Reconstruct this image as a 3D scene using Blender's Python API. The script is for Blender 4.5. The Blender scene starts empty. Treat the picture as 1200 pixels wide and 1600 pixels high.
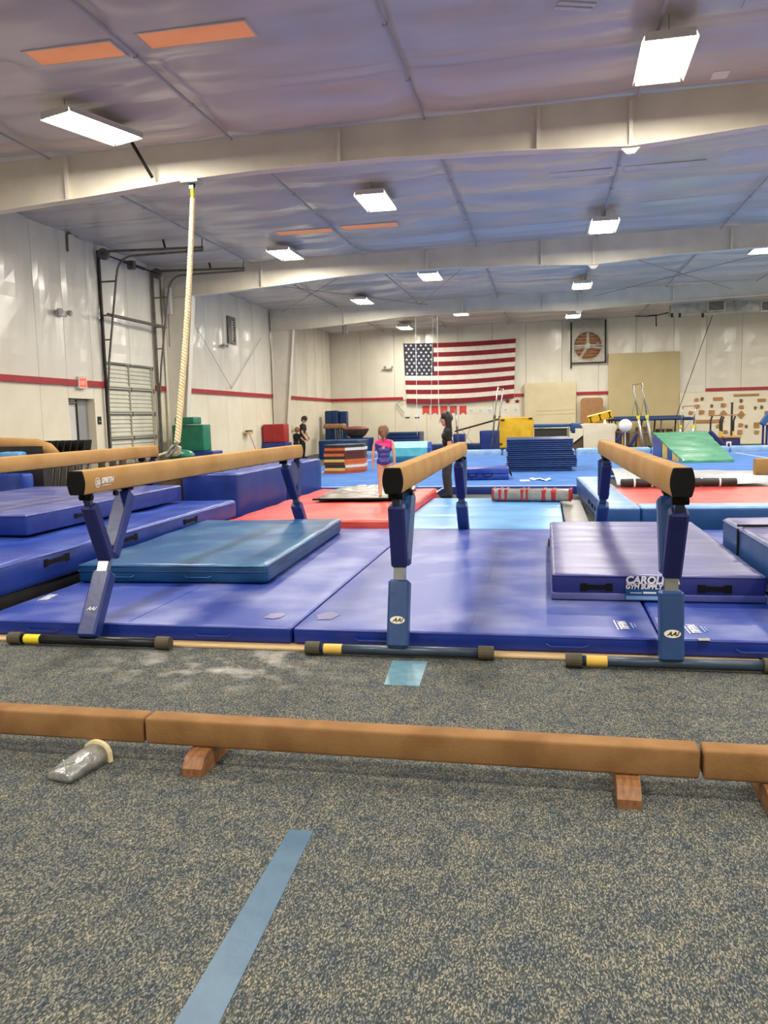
import bpy, bmesh, math, random
from mathutils import Vector, Matrix, noise, Euler
random.seed(7)
S = bpy.context.scene
COL = S.collection
# ------------------------------------------------------------------ camera
FPX, YAW, PITCH, ROLL, EYE = 1275.4006, 0.1975, 0.1135, -0.0234, 1.4967
def _basis():
    cy, sy, cp, sp = math.cos(YAW), math.sin(YAW), math.cos(PITCH), math.sin(PITCH)
    fw = Vector((-sy*cp, cy*cp, -sp)); r = Vector((cy, sy, 0)); u = r.cross(fw)
    c, s = math.cos(ROLL), math.sin(ROLL)
    return c*r+s*u, -s*r+c*u, fw
CR, CU, CF = _basis()
CAMP = Vector((0, 0, EYE))
cam_data = bpy.data.cameras.new('camera')
cam = bpy.data.objects.new('camera', cam_data); COL.objects.link(cam)
cam.matrix_world = Matrix(((CR.x, CU.x, -CF.x, 0), (CR.y, CU.y, -CF.y, 0), (CR.z, CU.z, -CF.z, EYE), (0, 0, 0, 1)))
cam_data.sensor_fit = 'VERTICAL'; cam_data.sensor_height = 36; cam_data.lens = FPX*36/1600
cam_data.clip_start = .05; cam_data.clip_end = 200
S.camera = cam
def P(ax, v, x, y):
    """photo pixel -> point on the plane ax = v"""
    d = (x-600)/FPX*CR - (y-800)/FPX*CU + CF
    i = 'xyz'.index(ax)
    return CAMP + d*((v-CAMP[i])/d[i])
# ------------------------------------------------------------------ world, exposure
W = bpy.data.worlds.new('world'); S.world = W; W.use_nodes = True
W.node_tree.nodes['Background'].inputs[0].default_value = (.6, .7, .9, 1)
W.node_tree.nodes['Background'].inputs[1].default_value = .15
S.view_settings.view_transform = 'Standard'; S.view_settings.look = 'None'
S.view_settings.gamma = 1; S.view_settings.use_curve_mapping = False
S.view_settings.exposure = 0.25
LAMP_W = 165.0          # watts of one ceiling fixture
LAMP_COL = (1.0, .925, .80)
# ------------------------------------------------------------------ materials
def lin(c):
    return tuple((x/255/12.92 if x/255 <= .04045 else ((x/255+.055)/1.055)**2.4) for x in c)
MATS = {}
def M(name, col, col2=None, scale=4., lo=.4, hi=.65, rough=.5, r2=None, metal=0, bump=0, bscale=60., detail=4, spec=.5, emis=0, stretch=(1, 1, 1), coat=0):
    if name in MATS: return MATS[name]
    m = bpy.data.materials.new(name); m.use_nodes = True; MATS[name] = m
    nt = m.node_tree; b = nt.nodes['Principled BSDF']
    c = lin(col)+(1,)
    b.inputs['Base Color'].default_value = c; b.inputs['Roughness'].default_value = rough
    b.inputs['Metallic'].default_value = metal; b.inputs['Specular IOR Level'].default_value = spec
    if coat: b.inputs['Coat Weight'].default_value = coat; b.inputs['Coat Roughness'].default_value = .15
    tc = nt.nodes.new('ShaderNodeTexCoord'); mp = nt.nodes.new('ShaderNodeMapping'); mp.inputs['Scale'].default_value = stretch
    nt.links.new(tc.outputs['Object'], mp.inputs[0])
    if col2 is not None:
        n = nt.nodes.new('ShaderNodeTexNoise'); n.inputs['Scale'].default_value = scale; n.inputs['Detail'].default_value = detail
        nt.links.new(mp.outputs[0], n.inputs['Vector'])
        rp = nt.nodes.new('ShaderNodeValToRGB'); rp.color_ramp.elements[0].position = lo; rp.color_ramp.elements[1].position = hi
        rp.color_ramp.elements[0].color = c; rp.color_ramp.elements[1].color = lin(col2)+(1,)
        nt.links.new(n.outputs['Fac'], rp.inputs[0]); nt.links.new(rp.outputs[0], b.inputs['Base Color'])
        if r2 is not None:
            mr = nt.nodes.new('ShaderNodeMapRange'); mr.inputs[1].default_value = lo; mr.inputs[2].default_value = hi
            mr.inputs[3].default_value = rough; mr.inputs[4].default_value = r2
            nt.links.new(n.outputs['Fac'], mr.inputs[0]); nt.links.new(mr.outputs[0], b.inputs['Roughness'])
    if bump:
        n2 = nt.nodes.new('ShaderNodeTexNoise'); n2.inputs['Scale'].default_value = bscale; n2.inputs['Detail'].default_value = 3
        nt.links.new(mp.outputs[0], n2.inputs['Vector'])
        bp = nt.nodes.new('ShaderNodeBump'); bp.inputs['Strength'].default_value = bump; bp.inputs['Distance'].default_value = .02
        nt.links.new(n2.outputs['Fac'], bp.inputs['Height']); nt.links.new(bp.outputs[0], b.inputs['Normal'])
    if emis:
        b.inputs['Emission Color'].default_value = c; b.inputs['Emission Strength'].default_value = emis
    return m
def carpet_mat():
    m = bpy.data.materials.new('carpet'); m.use_nodes = True; nt = m.node_tree; b = nt.nodes['Principled BSDF']
    N, L = nt.nodes.new, nt.links.new
    tc = N('ShaderNodeTexCoord')
    sx = N('ShaderNodeSeparateXYZ'); L(tc.outputs['Object'], sx.inputs[0])
    def math_(op, a_, b_=None):
        n = N('ShaderNodeMath'); n.operation = op
        for i, v in enumerate((a_, b_)):
            if v is None: continue
            if isinstance(v, (int, float)): n.inputs[i].default_value = v
            else: L(v, n.inputs[i])
        return n.outputs[0]
    cx = math_('FLOOR', math_('MULTIPLY', sx.outputs['X'], 300.0))           # rows of loops, about 4 mm apart
    wn0 = N('ShaderNodeTexWhiteNoise'); wn0.noise_dimensions = '1D'; L(cx, wn0.inputs['W'])
    cy = math_('FLOOR', math_('ADD', math_('MULTIPLY', sx.outputs['Y'], 130.0), wn0.outputs['Value']))
    cb = N('ShaderNodeCombineXYZ'); L(cx, cb.inputs[0]); L(cy, cb.inputs[1])
    n1 = N('ShaderNodeTexWhiteNoise'); n1.noise_dimensions = '2D'; L(cb.outputs[0], n1.inputs['Vector'])
    r1 = N('ShaderNodeValToRGB'); e = r1.color_ramp.elements
    e[0].position = 0; e[0].color = lin((58, 63, 66))+(1,); e[1].position = 1; e[1].color = lin((160, 155, 141))+(1,)
    k = e.new(.45); k.color = lin((76, 84, 87))+(1,); k = e.new(.76); k.color = lin((118, 118, 111))+(1,)
    L(n1.outputs['Value'], r1.inputs[0])
    n2 = N('ShaderNodeTexNoise'); n2.inputs['Scale'].default_value = 9; n2.inputs['Detail'].default_value = 5; n2.inputs['Roughness'].default_value = .7; L(tc.outputs['Object'], n2.inputs[0])
    r2 = N('ShaderNodeValToRGB'); r2.color_ramp.elements[0].position = .35; r2.color_ramp.elements[0].color = lin((196, 206, 222))+(1,)
    r2.color_ramp.elements[1].position = .62; r2.color_ramp.elements[1].color = lin((255, 250, 240))+(1,); L(n2.outputs['Fac'], r2.inputs[0])
    mx = N('ShaderNodeMix'); mx.data_type = 'RGBA'; mx.blend_type = 'MULTIPLY'; mx.inputs[0].default_value = 1
    L(r1.outputs[0], mx.inputs[6]); L(r2.outputs[0], mx.inputs[7])
    # chalk dust trodden out next to the mats
    sp = N('ShaderNodeSeparateXYZ'); L(tc.outputs['Object'], sp.inputs[0])
    def band(src, a, bb, c, d):
        u = N('ShaderNodeMapRange'); u.inputs[1].default_value = a; u.inputs[2].default_value = bb; L(src, u.inputs[0])
        v = N('ShaderNodeMapRange'); v.inputs[1].default_value = d; v.inputs[2].default_value = c; L(src, v.inputs[0])
        w = N('ShaderNodeMath'); w.operation = 'MULTIPLY'; L(u.outputs[0], w.inputs[0]); L(v.outputs[0], w.inputs[1]); return w.outputs[0]
    bx_, by_ = band(sp.outputs['X'], -2.9, -2.3, -1.6, -1.0), band(sp.outputs['Y'], 4.1, 4.5, 4.95, 5.2)
    n3 = N('ShaderNodeTexNoise'); n3.inputs['Scale'].default_value = 5; n3.inputs['Detail'].default_value = 6; L(tc.outputs['Object'], n3.inputs[0])
    q = N('ShaderNodeMapRange'); q.inputs[1].default_value = .5; q.inputs[2].default_value = .72; q.inputs[4].default_value = .75; L(n3.outputs['Fac'], q.inputs[0])
    w1 = N('ShaderNodeMath'); w1.operation = 'MULTIPLY'; L(bx_, w1.inputs[0]); L(by_, w1.inputs[1])
    w2 = N('ShaderNodeMath'); w2.operation = 'MULTIPLY'; L(w1.outputs[0], w2.inputs[0]); L(q.outputs[0], w2.inputs[1])
    m2 = N('ShaderNodeMix'); m2.data_type = 'RGBA'; L(w2.outputs[0], m2.inputs[0]); L(mx.outputs[2], m2.inputs[6]); m2.inputs[7].default_value = lin((190, 188, 182))+(1,)
    L(m2.outputs[2], b.inputs['Base Color']); b.inputs['Roughness'].default_value = .95; b.inputs['Specular IOR Level'].default_value = .15
    bp = N('ShaderNodeBump'); bp.inputs['Strength'].default_value = .3; bp.inputs['Distance'].default_value = .002
    L(n1.outputs['Value'], bp.inputs['Height']); L(bp.outputs[0], b.inputs['Normal'])
    return m
CARPET = carpet_mat()
M('floor_blue', (70, 116, 186), (84, 128, 194), 3, rough=.85, bump=.1, bscale=200, spec=.2)
M('wall_low', (236, 229, 208), (229, 221, 198), 1.2, rough=.55, bump=.04, bscale=12)
M('wall_up', (230, 226, 212), (222, 217, 202), 1.5, rough=.22, bump=.3, bscale=2.2, stretch=(1, 1, .35))
M('ceil', (208, 200, 196), (192, 186, 186), .8, rough=.24, bump=.35, bscale=2.6, stretch=(.5, 1.8, 1))
M('steel_white', (226, 220, 205), (216, 210, 196), 2, rough=.5)
M('strap', (170, 168, 176), rough=.5)
M('red_paint', (172, 32, 44), (158, 28, 40), 6, rough=.5)
M('landing', (36, 62, 154), (140, 148, 194), 1.7, .45, .86, rough=.38, bump=.06, bscale=9, detail=7)  # pale blotches in the colour: chalk dust plus a painted whitish sheen
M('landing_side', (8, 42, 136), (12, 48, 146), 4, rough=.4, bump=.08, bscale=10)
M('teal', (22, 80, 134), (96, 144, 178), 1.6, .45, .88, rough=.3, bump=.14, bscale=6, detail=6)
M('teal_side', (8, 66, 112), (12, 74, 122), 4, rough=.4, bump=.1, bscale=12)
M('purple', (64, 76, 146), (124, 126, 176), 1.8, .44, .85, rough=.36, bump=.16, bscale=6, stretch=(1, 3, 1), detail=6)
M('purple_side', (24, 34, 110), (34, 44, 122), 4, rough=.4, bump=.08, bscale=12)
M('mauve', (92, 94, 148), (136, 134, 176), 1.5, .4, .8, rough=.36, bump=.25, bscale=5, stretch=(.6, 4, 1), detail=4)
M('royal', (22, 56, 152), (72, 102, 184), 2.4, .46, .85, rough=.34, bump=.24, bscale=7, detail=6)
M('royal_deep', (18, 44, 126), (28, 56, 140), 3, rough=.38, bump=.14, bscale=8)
M('navy', (2, 44, 98), (8, 54, 110), 4, rough=.42, bump=.08, bscale=12)
M('sky_mat', (84, 152, 214), (108, 172, 226), 1.6, rough=.34, bump=.05, bscale=6)
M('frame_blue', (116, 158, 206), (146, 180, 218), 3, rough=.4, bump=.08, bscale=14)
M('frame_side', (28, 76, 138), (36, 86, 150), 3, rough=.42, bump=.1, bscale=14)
M('red_mat', (212, 62, 58), (226, 92, 82), 2.2, rough=.38, bump=.12, bscale=7)
M('red_block', (158, 28, 36), (172, 40, 46), 5, rough=.4, bump=.1, bscale=14)
M('green_mat', (64, 146, 112), (92, 168, 134), 3, rough=.27, bump=.22, bscale=7, stretch=(.6, 1.8, 1))
M('green_dark', (16, 108, 82), (24, 120, 92), 4, rough=.35, bump=.16, bscale=9)
M('aqua', (86, 180, 192), (104, 194, 204), 4, rough=.4, bump=.05)
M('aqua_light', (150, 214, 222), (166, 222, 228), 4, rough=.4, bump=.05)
M('yellow_vinyl', (228, 180, 20), (206, 158, 14), 3, rough=.4, bump=.16, bscale=6)
M('orange_foam', (206, 92, 34), (214, 108, 44), 5, rough=.55)
M('yellow_foam', (222, 180, 70), (228, 190, 90), 5, rough=.55)
M('brown_foam', (96, 34, 26), (84, 30, 24), 5, rough=.55)
M('brick_foam', (172, 70, 46), (180, 82, 56), 5, rough=.55)
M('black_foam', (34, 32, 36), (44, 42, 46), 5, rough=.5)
M('white_foam', (226, 222, 210), rough=.5)
M('silver_cover', (104, 100, 98), (196, 190, 180), 5, .4, .64, rough=.3, bump=.4, bscale=8, metal=.1)
M('grey_vinyl', (128, 126, 122), (150, 148, 144), 5, rough=.35, bump=.2, bscale=14)
M('grey_cover', (170, 178, 182), (148, 154, 160), 2.5, rough=.4, bump=.18, bscale=7)
M('suede', (186, 148, 96), (172, 132, 80), 3, .35, .7, rough=.85, bump=.06, bscale=90, spec=.15)
M('suede_dark', (150, 114, 76), (132, 97, 62), 5, rough=.85, bump=.1, bscale=90, spec=.15)
M('black_cap', (11, 11, 12), (16, 15, 16), 30, rough=.75, bump=.05, bscale=200, spec=.2)
M('pad_blue', (22, 42, 112), (30, 52, 124), 4, rough=.36, bump=.1, bscale=16)
M('pad_slate', (32, 64, 118), (40, 74, 128), 4, rough=.36, bump=.1, bscale=16)
M('pad_deep', (14, 26, 92), (18, 32, 102), 5, rough=.6, bump=.1, bscale=60)
M('tube_grey', (62, 78, 96), (56, 72, 90), 6, rough=.35, metal=.3)
M('tube_dark', (30, 34, 40), (24, 28, 34), 6, rough=.35, metal=.3)
M('rubber_olive', (84, 78, 60), (74, 70, 54), 14, rough=.7)
M('yellow_label', (240, 212, 40), rough=.4)
M('chrome', (150, 156, 156), (128, 134, 136), 9, rough=.3, metal=.8)
M('white_print', (236, 236, 238), rough=.5)
M('cream_print', (238, 232, 214), rough=.5)
M('dark_print', (26, 26, 30), rough=.5)
M('pine', (214, 184, 138), (196, 164, 116), 5, rough=.6, stretch=(1, 8, 8), bump=.05)
M('oak', (150, 104, 66), (122, 82, 50), 6, rough=.5, stretch=(10, 1.5, 6), bump=.06, bscale=20)
M('duct_tape', (178, 180, 178), (140, 142, 142), 18, rough=.3, metal=.4, bump=.4, bscale=30)
M('foam_cream', (238, 222, 178), rough=.9)
M('tape_blue', (46, 86, 116), (56, 96, 124), 8, rough=.4, bump=.05, bscale=30)
M('tape_teal', (86, 128, 148), (104, 142, 158), 14, rough=.4)
M('galv', (182, 186, 184), (154, 160, 160), 4, rough=.32, metal=.75)
M('iron', (124, 118, 112), (106, 100, 94), 8, rough=.5, metal=.5)
M('dark_iron', (46, 40, 38), (58, 50, 46), 8, rough=.6, metal=.3)
M('cable', (88, 88, 90), rough=.5)
M('rope', (232, 216, 176), (206, 188, 146), 60, rough=.9, bump=.3, bscale=90)
M('orange_panel', (236, 150, 100), (222, 132, 84), 2, rough=.5, emis=.28)
M('pale_panel', (206, 204, 206), (190, 188, 192), 3, rough=.4)
M('lamp_body', (206, 204, 198), rough=.4)
M('door_panel', (204, 202, 184), (194, 192, 174), 3, rough=.5)
M('door_rail', (182, 180, 166), rough=.45)
M('door_white', (214, 214, 208), (206, 206, 200), 2, rough=.5)
M('door_grey', (150, 152, 152), rough=.5)
M('flag_red', (136, 26, 42), (118, 22, 38), 8, rough=.8)
M('flag_white', (234, 228, 216), (224, 218, 206), 6, rough=.8)
M('flag_blue', (46, 52, 74), (40, 46, 66), 8, rough=.8)
M('pennant', (214, 72, 66), (202, 62, 58), 8, rough=.7)
M('paper', (236, 234, 226), (228, 226, 218), 10, rough=.7)
M('cream_mat', (216, 204, 168), (208, 196, 160), 1.4, rough=.5, bump=.05, bscale=4)
M('cream_board', (198, 182, 138), (192, 176, 132), 1.4, rough=.6, bump=.03, bscale=4)
M('beige_block', (228, 216, 190), (220, 208, 182), 3, rough=.5)
M('tan_wood', (172, 128, 84), (156, 112, 70), 5, rough=.5, stretch=(6, 1, 1))
M('hold_brown', (184, 138, 88), (166, 120, 74), 9, rough=.7)
M('hold_dark', (120, 96, 72), (108, 86, 64), 9, rough=.7)
M('fan_slat', (176, 116, 70), (140, 86, 48), 12, rough=.6)
M('fan_metal', (186, 182, 168), (168, 164, 150), 8, rough=.5, metal=.2)
M('exit_red', (255, 70, 50), rough=.4, emis=1.2)
M('ball_white', (240, 236, 228), rough=.5)
M('mesh_black', (62, 62, 58), (40, 40, 38), 60, .45, .55, rough=.7)
M('skin', (214, 164, 136), (204, 152, 124), 12, rough=.55)
M('hair_dark', (26, 20, 20), (40, 30, 28), 40, rough=.45, stretch=(4, 4, .6))
M('hair_brown', (48, 32, 26), (62, 42, 32), 40, rough=.5)
M('hair_ginger', (136, 88, 50), (156, 106, 64), 40, rough=.5)
M('hair_blond', (132, 96, 62), (106, 74, 46), 40, rough=.5, stretch=(4, 4, .6))
M('black_cloth', (22, 22, 26), (30, 30, 34), 14, rough=.85)
M('charcoal_cloth', (50, 52, 56), (60, 62, 66), 14, rough=.85)
M('pink_cloth', (238, 60, 140), (228, 50, 130), 10, rough=.5)
M('leotard_blue', (48, 52, 128), (60, 62, 150), 8, rough=.35)
M('dome_red', (150, 78, 70), (138, 68, 62), 6, rough=.5)
M('dome_dark', (70, 60, 54), (60, 52, 46), 6, rough=.6)
M('box_brown', (92, 72, 54), (78, 60, 44), 5, rough=.7)
M('toy_green', (60, 150, 70), rough=.5); M('toy_purple', (96, 62, 130), rough=.5)
M('toy_yellow', (222, 178, 60), rough=.5)
# ------------------------------------------------------------------ builders
class E:                                   # parent record: an Empty and its world matrix
    pass
def tag(o, label=None, cat=None, group=None, kind=None):
    if label: o['label'] = label
    if cat: o['category'] = cat
    if group: o['group'] = group
    if kind: o['kind'] = kind
    return o
def empty(name, loc, rz=0, label=None, cat=None, group=None, kind=None):
    o = bpy.data.objects.new(name, None); COL.objects.link(o); o.empty_display_size = .1
    o.location = loc; o.rotation_euler = (0, 0, rz)
    o['_m'] = 0
    del o['_m']
    LOCS[o.name] = Matrix.Translation(Vector(loc)) @ Matrix.Rotation(rz, 4, 'Z')
    return tag(o, label, cat, group, kind)
LOCS = {}
def mk(name, vs, fs, mat, parent=None, smooth=False, local=False, mats=None, fmat=None, base=None):
    """one mesh object. vs in world space (or in the parent's space when local)."""
    me = bpy.data.meshes.new(name)
    if parent is None:
        xs = [v[0] for v in vs]; ys = [v[1] for v in vs]; zs = [v[2] for v in vs]
        c = Vector(base) if base else Vector(((min(xs)+max(xs))/2, (min(ys)+max(ys))/2, min(zs)))
        vs = [(v[0]-c.x, v[1]-c.y, v[2]-c.z) for v in vs]; mw = Matrix.Translation(c)
    else:
        mw = LOCS[parent.name]
        if not local:
            inv = mw.inverted(); vs = [inv @ Vector(v) for v in vs]
    me.from_pydata([tuple(v) for v in vs], [], fs); me.update()
    for mm in (mats or [mat]): me.materials.append(MATS[mm] if isinstance(mm, str) else mm)
    if fmat: me.polygons.foreach_set('material_index', fmat)
    if smooth: me.polygons.foreach_set('use_smooth', [True]*len(me.polygons))
    o = bpy.data.objects.new(name, me); COL.objects.link(o)
    if parent is None: o.location = mw.translation; LOCS[o.name] = mw
    else: o.parent = parent; LOCS[o.name] = mw
    return o
def copy_tree(o, parent=None):
    c = o.copy(); COL.objects.link(c)
    if parent: c.parent = parent
    for ch in o.children: copy_tree(ch, c)
    return c
class G:
    """geometry collector"""
    def __init__(s): s.v = []; s.f = []; s.m = []
    def add(s, vs, fs, mi=0):
        n = len(s.v); s.v += [tuple(v) for v in vs]; s.f += [tuple(i+n for i in f) for f in fs]; s.m += [mi]*len(fs); return s
    def box(s, x0, x1, y0, y1, z0, z1, mi=0, b=0):
        if b <= 0:
            vs = [(x, y, z) for z in (z0, z1) for y in (y0, y1) for x in (x0, x1)]
            return s.add(vs, [(0, 2, 3, 1), (4, 5, 7, 6), (0, 1, 5, 4), (2, 6, 7, 3), (0, 4, 6, 2), (1, 3, 7, 5)], mi)
        b = min(b, (x1-x0)/2.01, (y1-y0)/2.01, (z1-z0)/2.01)
        pts = []
        for sx in (0, 1):
            for sy in (0, 1):
                for sz in (0, 1):
                    X, Y, Z = (x0, x1)[sx], (y0, y1)[sy], (z0, z1)[sz]; dx, dy, dz = (b, -b)[sx], (b, -b)[sy], (b, -b)[sz]
                    pts += [(X, Y+dy, Z+dz), (X+dx, Y, Z+dz), (X+dx, Y+dy, Z)]
        bm = bmesh.new()
        for p in pts: bm.verts.new(p)
        bmesh.ops.convex_hull(bm, input=bm.verts[:])
        bmesh.ops.dissolve_limit(bm, angle_limit=.01, verts=bm.verts[:], edges=bm.edges[:])
        bm.verts.index_update()
        r = s.add([v.co[:] for v in bm.verts], [[v.index for v in f.verts] for f in bm.faces], mi); bm.free(); return r
    def tube(s, pts, r, n=10, mi=0, caps=True, flat=1.0):
        pts = [Vector(p) for p in pts]; rs = r if isinstance(r, (list, tuple)) else [r]*len(pts)
        base = len(s.v); up = None
        for i, p in enumerate(pts):
            d = (pts[min(i+1, len(pts)-1)]-pts[max(i-1, 0)]).normalized()
            if up is None: up = Vector((0, 0, 1)) if abs(d.z) < .9 else Vector((0, 1, 0))
            a = d.cross(up)
            if a.length < 1e-4: a = d.cross(Vector((1, 0, 0)))
            a.normalize(); bb = a.cross(d).normalized(); up = bb
            for k in range(n):
                t = 2*math.pi*k/n
                s.v.append(tuple(p + a*(rs[i]*math.cos(t)) + bb*(rs[i]*flat*math.sin(t))))
        for i in range(len(pts)-1):
            for k in range(n):
                s.f.append((base+i*n+k, base+i*n+(k+1) % n, base+(i+1)*n+(k+1) % n, base+(i+1)*n+k)); s.m.append(mi)
        if caps:
            s.f.append(tuple(base+k for k in range(n))[::-1]); s.m.append(mi)
            s.f.append(tuple(base+(len(pts)-1)*n+k for k in range(n))); s.m.append(mi)
        return s
    def bar(s, p0, p1, w, h, mi=0, ref=(1, 0, 0), b=0, taper=None):
        """box beam of width w (along ref) and depth h from p0 to p1"""
        p0, p1 = Vector(p0), Vector(p1); d = (p1-p0); L = d.length; d.normalize()
        a = Vector(ref); a = (a-d*a.dot(d)).normalized(); c = d.cross(a)
        g = G(); g.box(-w/2, w/2, -h/2, h/2, 0, L, 0, b)
        t = taper or 1
        vs = [p0 + a*(v[0]*(1+(t-1)*v[2]/L)) + c*(v[1]*(1+(t-1)*v[2]/L)) + d*v[2] for v in g.v]
        return s.add(vs, g.f, mi)
    def prism(s, poly, axis, a, b, mi=0):
        """poly of 2-D points extruded along axis from a to b"""
        i = 'xyz'.index(axis); n = len(poly)
        def pt(q, w):
            q = list(q); q.insert(i, w); return q
        vs = [pt(q, a) for q in poly]+[pt(q, b) for q in poly]
        fs = [tuple(range(n))[::-1], tuple(range(n, 2*n))]+[(k, (k+1) % n, n+(k+1) % n, n+k) for k in range(n)]
        return s.add(vs, fs, mi)
    def sphere(s, c, r, n=12, mi=0, sc=(1, 1, 1)):
        vs = [(c[0], c[1], c[2]-r*sc[2])]; fs = []; m = n//2
        for i in range(1, m):
            ph = math.pi*i/m
            for k in range(n):
                t = 2*math.pi*k/n; vs.append((c[0]+r*sc[0]*math.sin(ph)*math.cos(t), c[1]+r*sc[1]*math.sin(ph)*math.sin(t), c[2]-r*sc[2]*math.cos(ph)))
        vs.append((c[0], c[1], c[2]+r*sc[2])); last = len(vs)-1
        for k in range(n):
            fs.append((0, 1+(k+1) % n, 1+k)); fs.append((last, last-n+k, last-n+(k+1) % n))
            for i in range(m-2): fs.append((1+i*n+k, 1+i*n+(k+1) % n, 1+(i+1)*n+(k+1) % n, 1+(i+1)*n+k))
        return s.add(vs, fs, mi)
    def out(s, name, mat, parent=None, smooth=False, local=False, mats=None, base=None):
        return mk(name, s.v, s.f, mat, parent, smooth, local, mats, s.m if mats else None, base)
def axis_pts(h, r, step):
    """sample -h..h with extra points near the rounded ends"""
    r = min(r, h*.98)
    inner = max(1, int(round(2*(h-r)/step)))
    a = [-h, -h+.13*r, -h+.45*r]+[-(h-r)+2*(h-r)*k/inner for k in range(inner+1)]+[h-.45*r, h-.13*r, h]
    return a
def rbox(name, x0, x1, y0, y1, z0, z1, r, mat, parent=None, step=.3, disp=None, mats=None, pick=None, rz=0, local=False, smooth=True, base=None):
    """rounded box with a surface grid; disp(p, n) -> offset vector; pick(n, p) -> material slot"""
    c = Vector(((x0+x1)/2, (y0+y1)/2, (z0+z1)/2)); H = Vector(((x1-x0)/2, (y1-y0)/2, (z1-z0)/2)); r = min(r, min(H)*.98)
    A = [axis_pts(H[i], r, step) for i in range(3)]
    idx = {}; vs = []; fs = []; nm = []
    def vid(p):
        k = (round(p[0], 5), round(p[1], 5), round(p[2], 5))
        if k in idx: return idx[k]
        q = Vector(p); inn = Vector([max(-(H[i]-r), min(H[i]-r, q[i])) for i in range(3)])
        d = q-inn; n = d.normalized() if d.length > 1e-9 else Vector((0, 0, 1)); q = inn+n*r
        idx[k] = len(vs); vs.append(q); nm.append(n); return idx[k]
    for ax in range(3):
        u, v = [(1, 2), (2, 0), (0, 1)][ax]
        for sgn in (-1, 1):
            for i in range(len(A[u])-1):
                for j in range(len(A[v])-1):
                    q = []
                    for (a, b) in ((i, j), (i+1, j), (i+1, j+1), (i, j+1)):
                        p = [0, 0, 0]; p[ax] = sgn*H[ax]; p[u] = A[u][a]; p[v] = A[v][b]; q.append(vid(p))
                    fs.append(tuple(q) if sgn > 0 else tuple(q[::-1]))
    fm = None
    if pick:
        fm = []
        for f in fs:
            n = sum((nm[i] for i in f), Vector())/len(f); p = sum((vs[i] for i in f), Vector())/len(f); fm.append(pick(n, p, H))
    out = []
    R = Matrix.Rotation(rz, 3, 'Z')
    for q, n in zip(vs, nm):
        if disp: q = q+disp(q, n, H)
        q = R @ q
        out.append(q+c)
    return mk(name, out, fs, mat, parent, smooth, local, mats, fm, base)
top_pick = lambda n, p, H: 0 if n.z > .6 else 1
def wrinkle(amp, fx=1.5, fy=1.5, fz=1.5, seed=0, sag=0, puff=0):
    def f(q, n, H):
        a = amp*(noise.noise((q.x*fx+seed, q.y*fy+3.1*seed, q.z*fz)) + .5*noise.noise((q.x*fx*2.3, q.y*fy*2.3+seed, q.z*fz*2)))
        b = 0
        if n.z > .5: b = puff*max(0, (1-(q.x/H.x)**2))*max(0, (1-(q.y/H.y)**2))
        if n.z < -.5: return Vector((0, 0, 0))
        return n*a+Vector((0, 0, b))
    return f
def text(s, size, mat, parent, org, xd, yd, name='lettering', shear=0, sx=1.0, align='LEFT', bold=0):
    cu = bpy.data.curves.new('t', 'FONT'); cu.body = s; cu.size = size; cu.extrude = .0006; cu.shear = shear; cu.align_x = align; cu.offset = bold
    cu.resolution_u = 3
    to = bpy.data.objects.new('t', cu); COL.objects.link(to)
    dg = bpy.context.evaluated_depsgraph_get(); me = to.evaluated_get(dg).to_mesh()
    vs = [v.co.copy() for v in me.vertices]; fs = [tuple(p.vertices) for p in me.polygons]
    to.evaluated_get(dg).to_mesh_clear(); bpy.data.objects.remove(to); bpy.data.curves.remove(cu)
    xd, yd = Vector(xd).normalized(), Vector(yd).normalized(); zd = xd.cross(yd)
    o = Vector(org)
    return mk(name, [o+xd*(v.x*sx)+yd*v.y+zd*(v.z+.0008) for v in vs], fs, mat, parent)
def ellipse(name, c, xd, yd, a, b, mat, parent, th=.001, n=24):
    c, xd, yd = Vector(c), Vector(xd).normalized(), Vector(yd).normalized(); zd = xd.cross(yd); vs = []
    for h in (0, th): vs += [c+xd*(a*math.cos(2*math.pi*k/n))+yd*(b*math.sin(2*math.pi*k/n))+zd*h for k in range(n)]
    fs = [tuple(range(n))[::-1], tuple(range(n, 2*n))]+[(k, (k+1) % n, n+(k+1) % n, n+k) for k in range(n)]
    return mk(name, vs, fs, mat, parent)
ORD = ['first', 'second', 'third', 'fourth', 'fifth', 'sixth', 'seventh', 'eighth', 'ninth', 'tenth', 'eleventh', 'twelfth']
# ================================================================== STRUCTURE
XL, XR, YB, YF = -10.07, 14.0, -5.7, 38.2        # left wall, right wall, wall behind the camera, far wall
FR = [3.1, 11.9, 20.7, 29.5]                     # roof frames
def zc(x): return 5.60+.010*(x+10.07) if x < 8 else 5.78-.02*(x-8)
fl = G().box(XL-.3, XR, YB, YF, -.12, 0).out('floor', CARPET, mats=[CARPET], base=(0, 0, 0)); tag(fl, 'grey flecked loop carpet covering the gym floor', kind='structure')
ZONES = [(-5.62, -4.6, 8.55, 8.9), (-4.25, -3.05, 8.5, 8.85), (-5.78, -4.55, 17.55, 17.9), (-4.3, -3.1, 17.5, 17.85), (.07, 1.08, 15.0, 15.3), (1.32, 2.6, 15.0, 15.3), (1.7, 2.2, 10.7, 11.2), (.1, .7, 8.6, 9.2), (1.8, 2.3, 9.1, 9.5)]
def zone_w(x, y):
    w = 0
    for a, b, c, d in ZONES:
        e = max(a-x, x-b, c-y, y-d, 0); w = max(w, max(0, 1-e/.45))
    return min(1, w*1.6)
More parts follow.
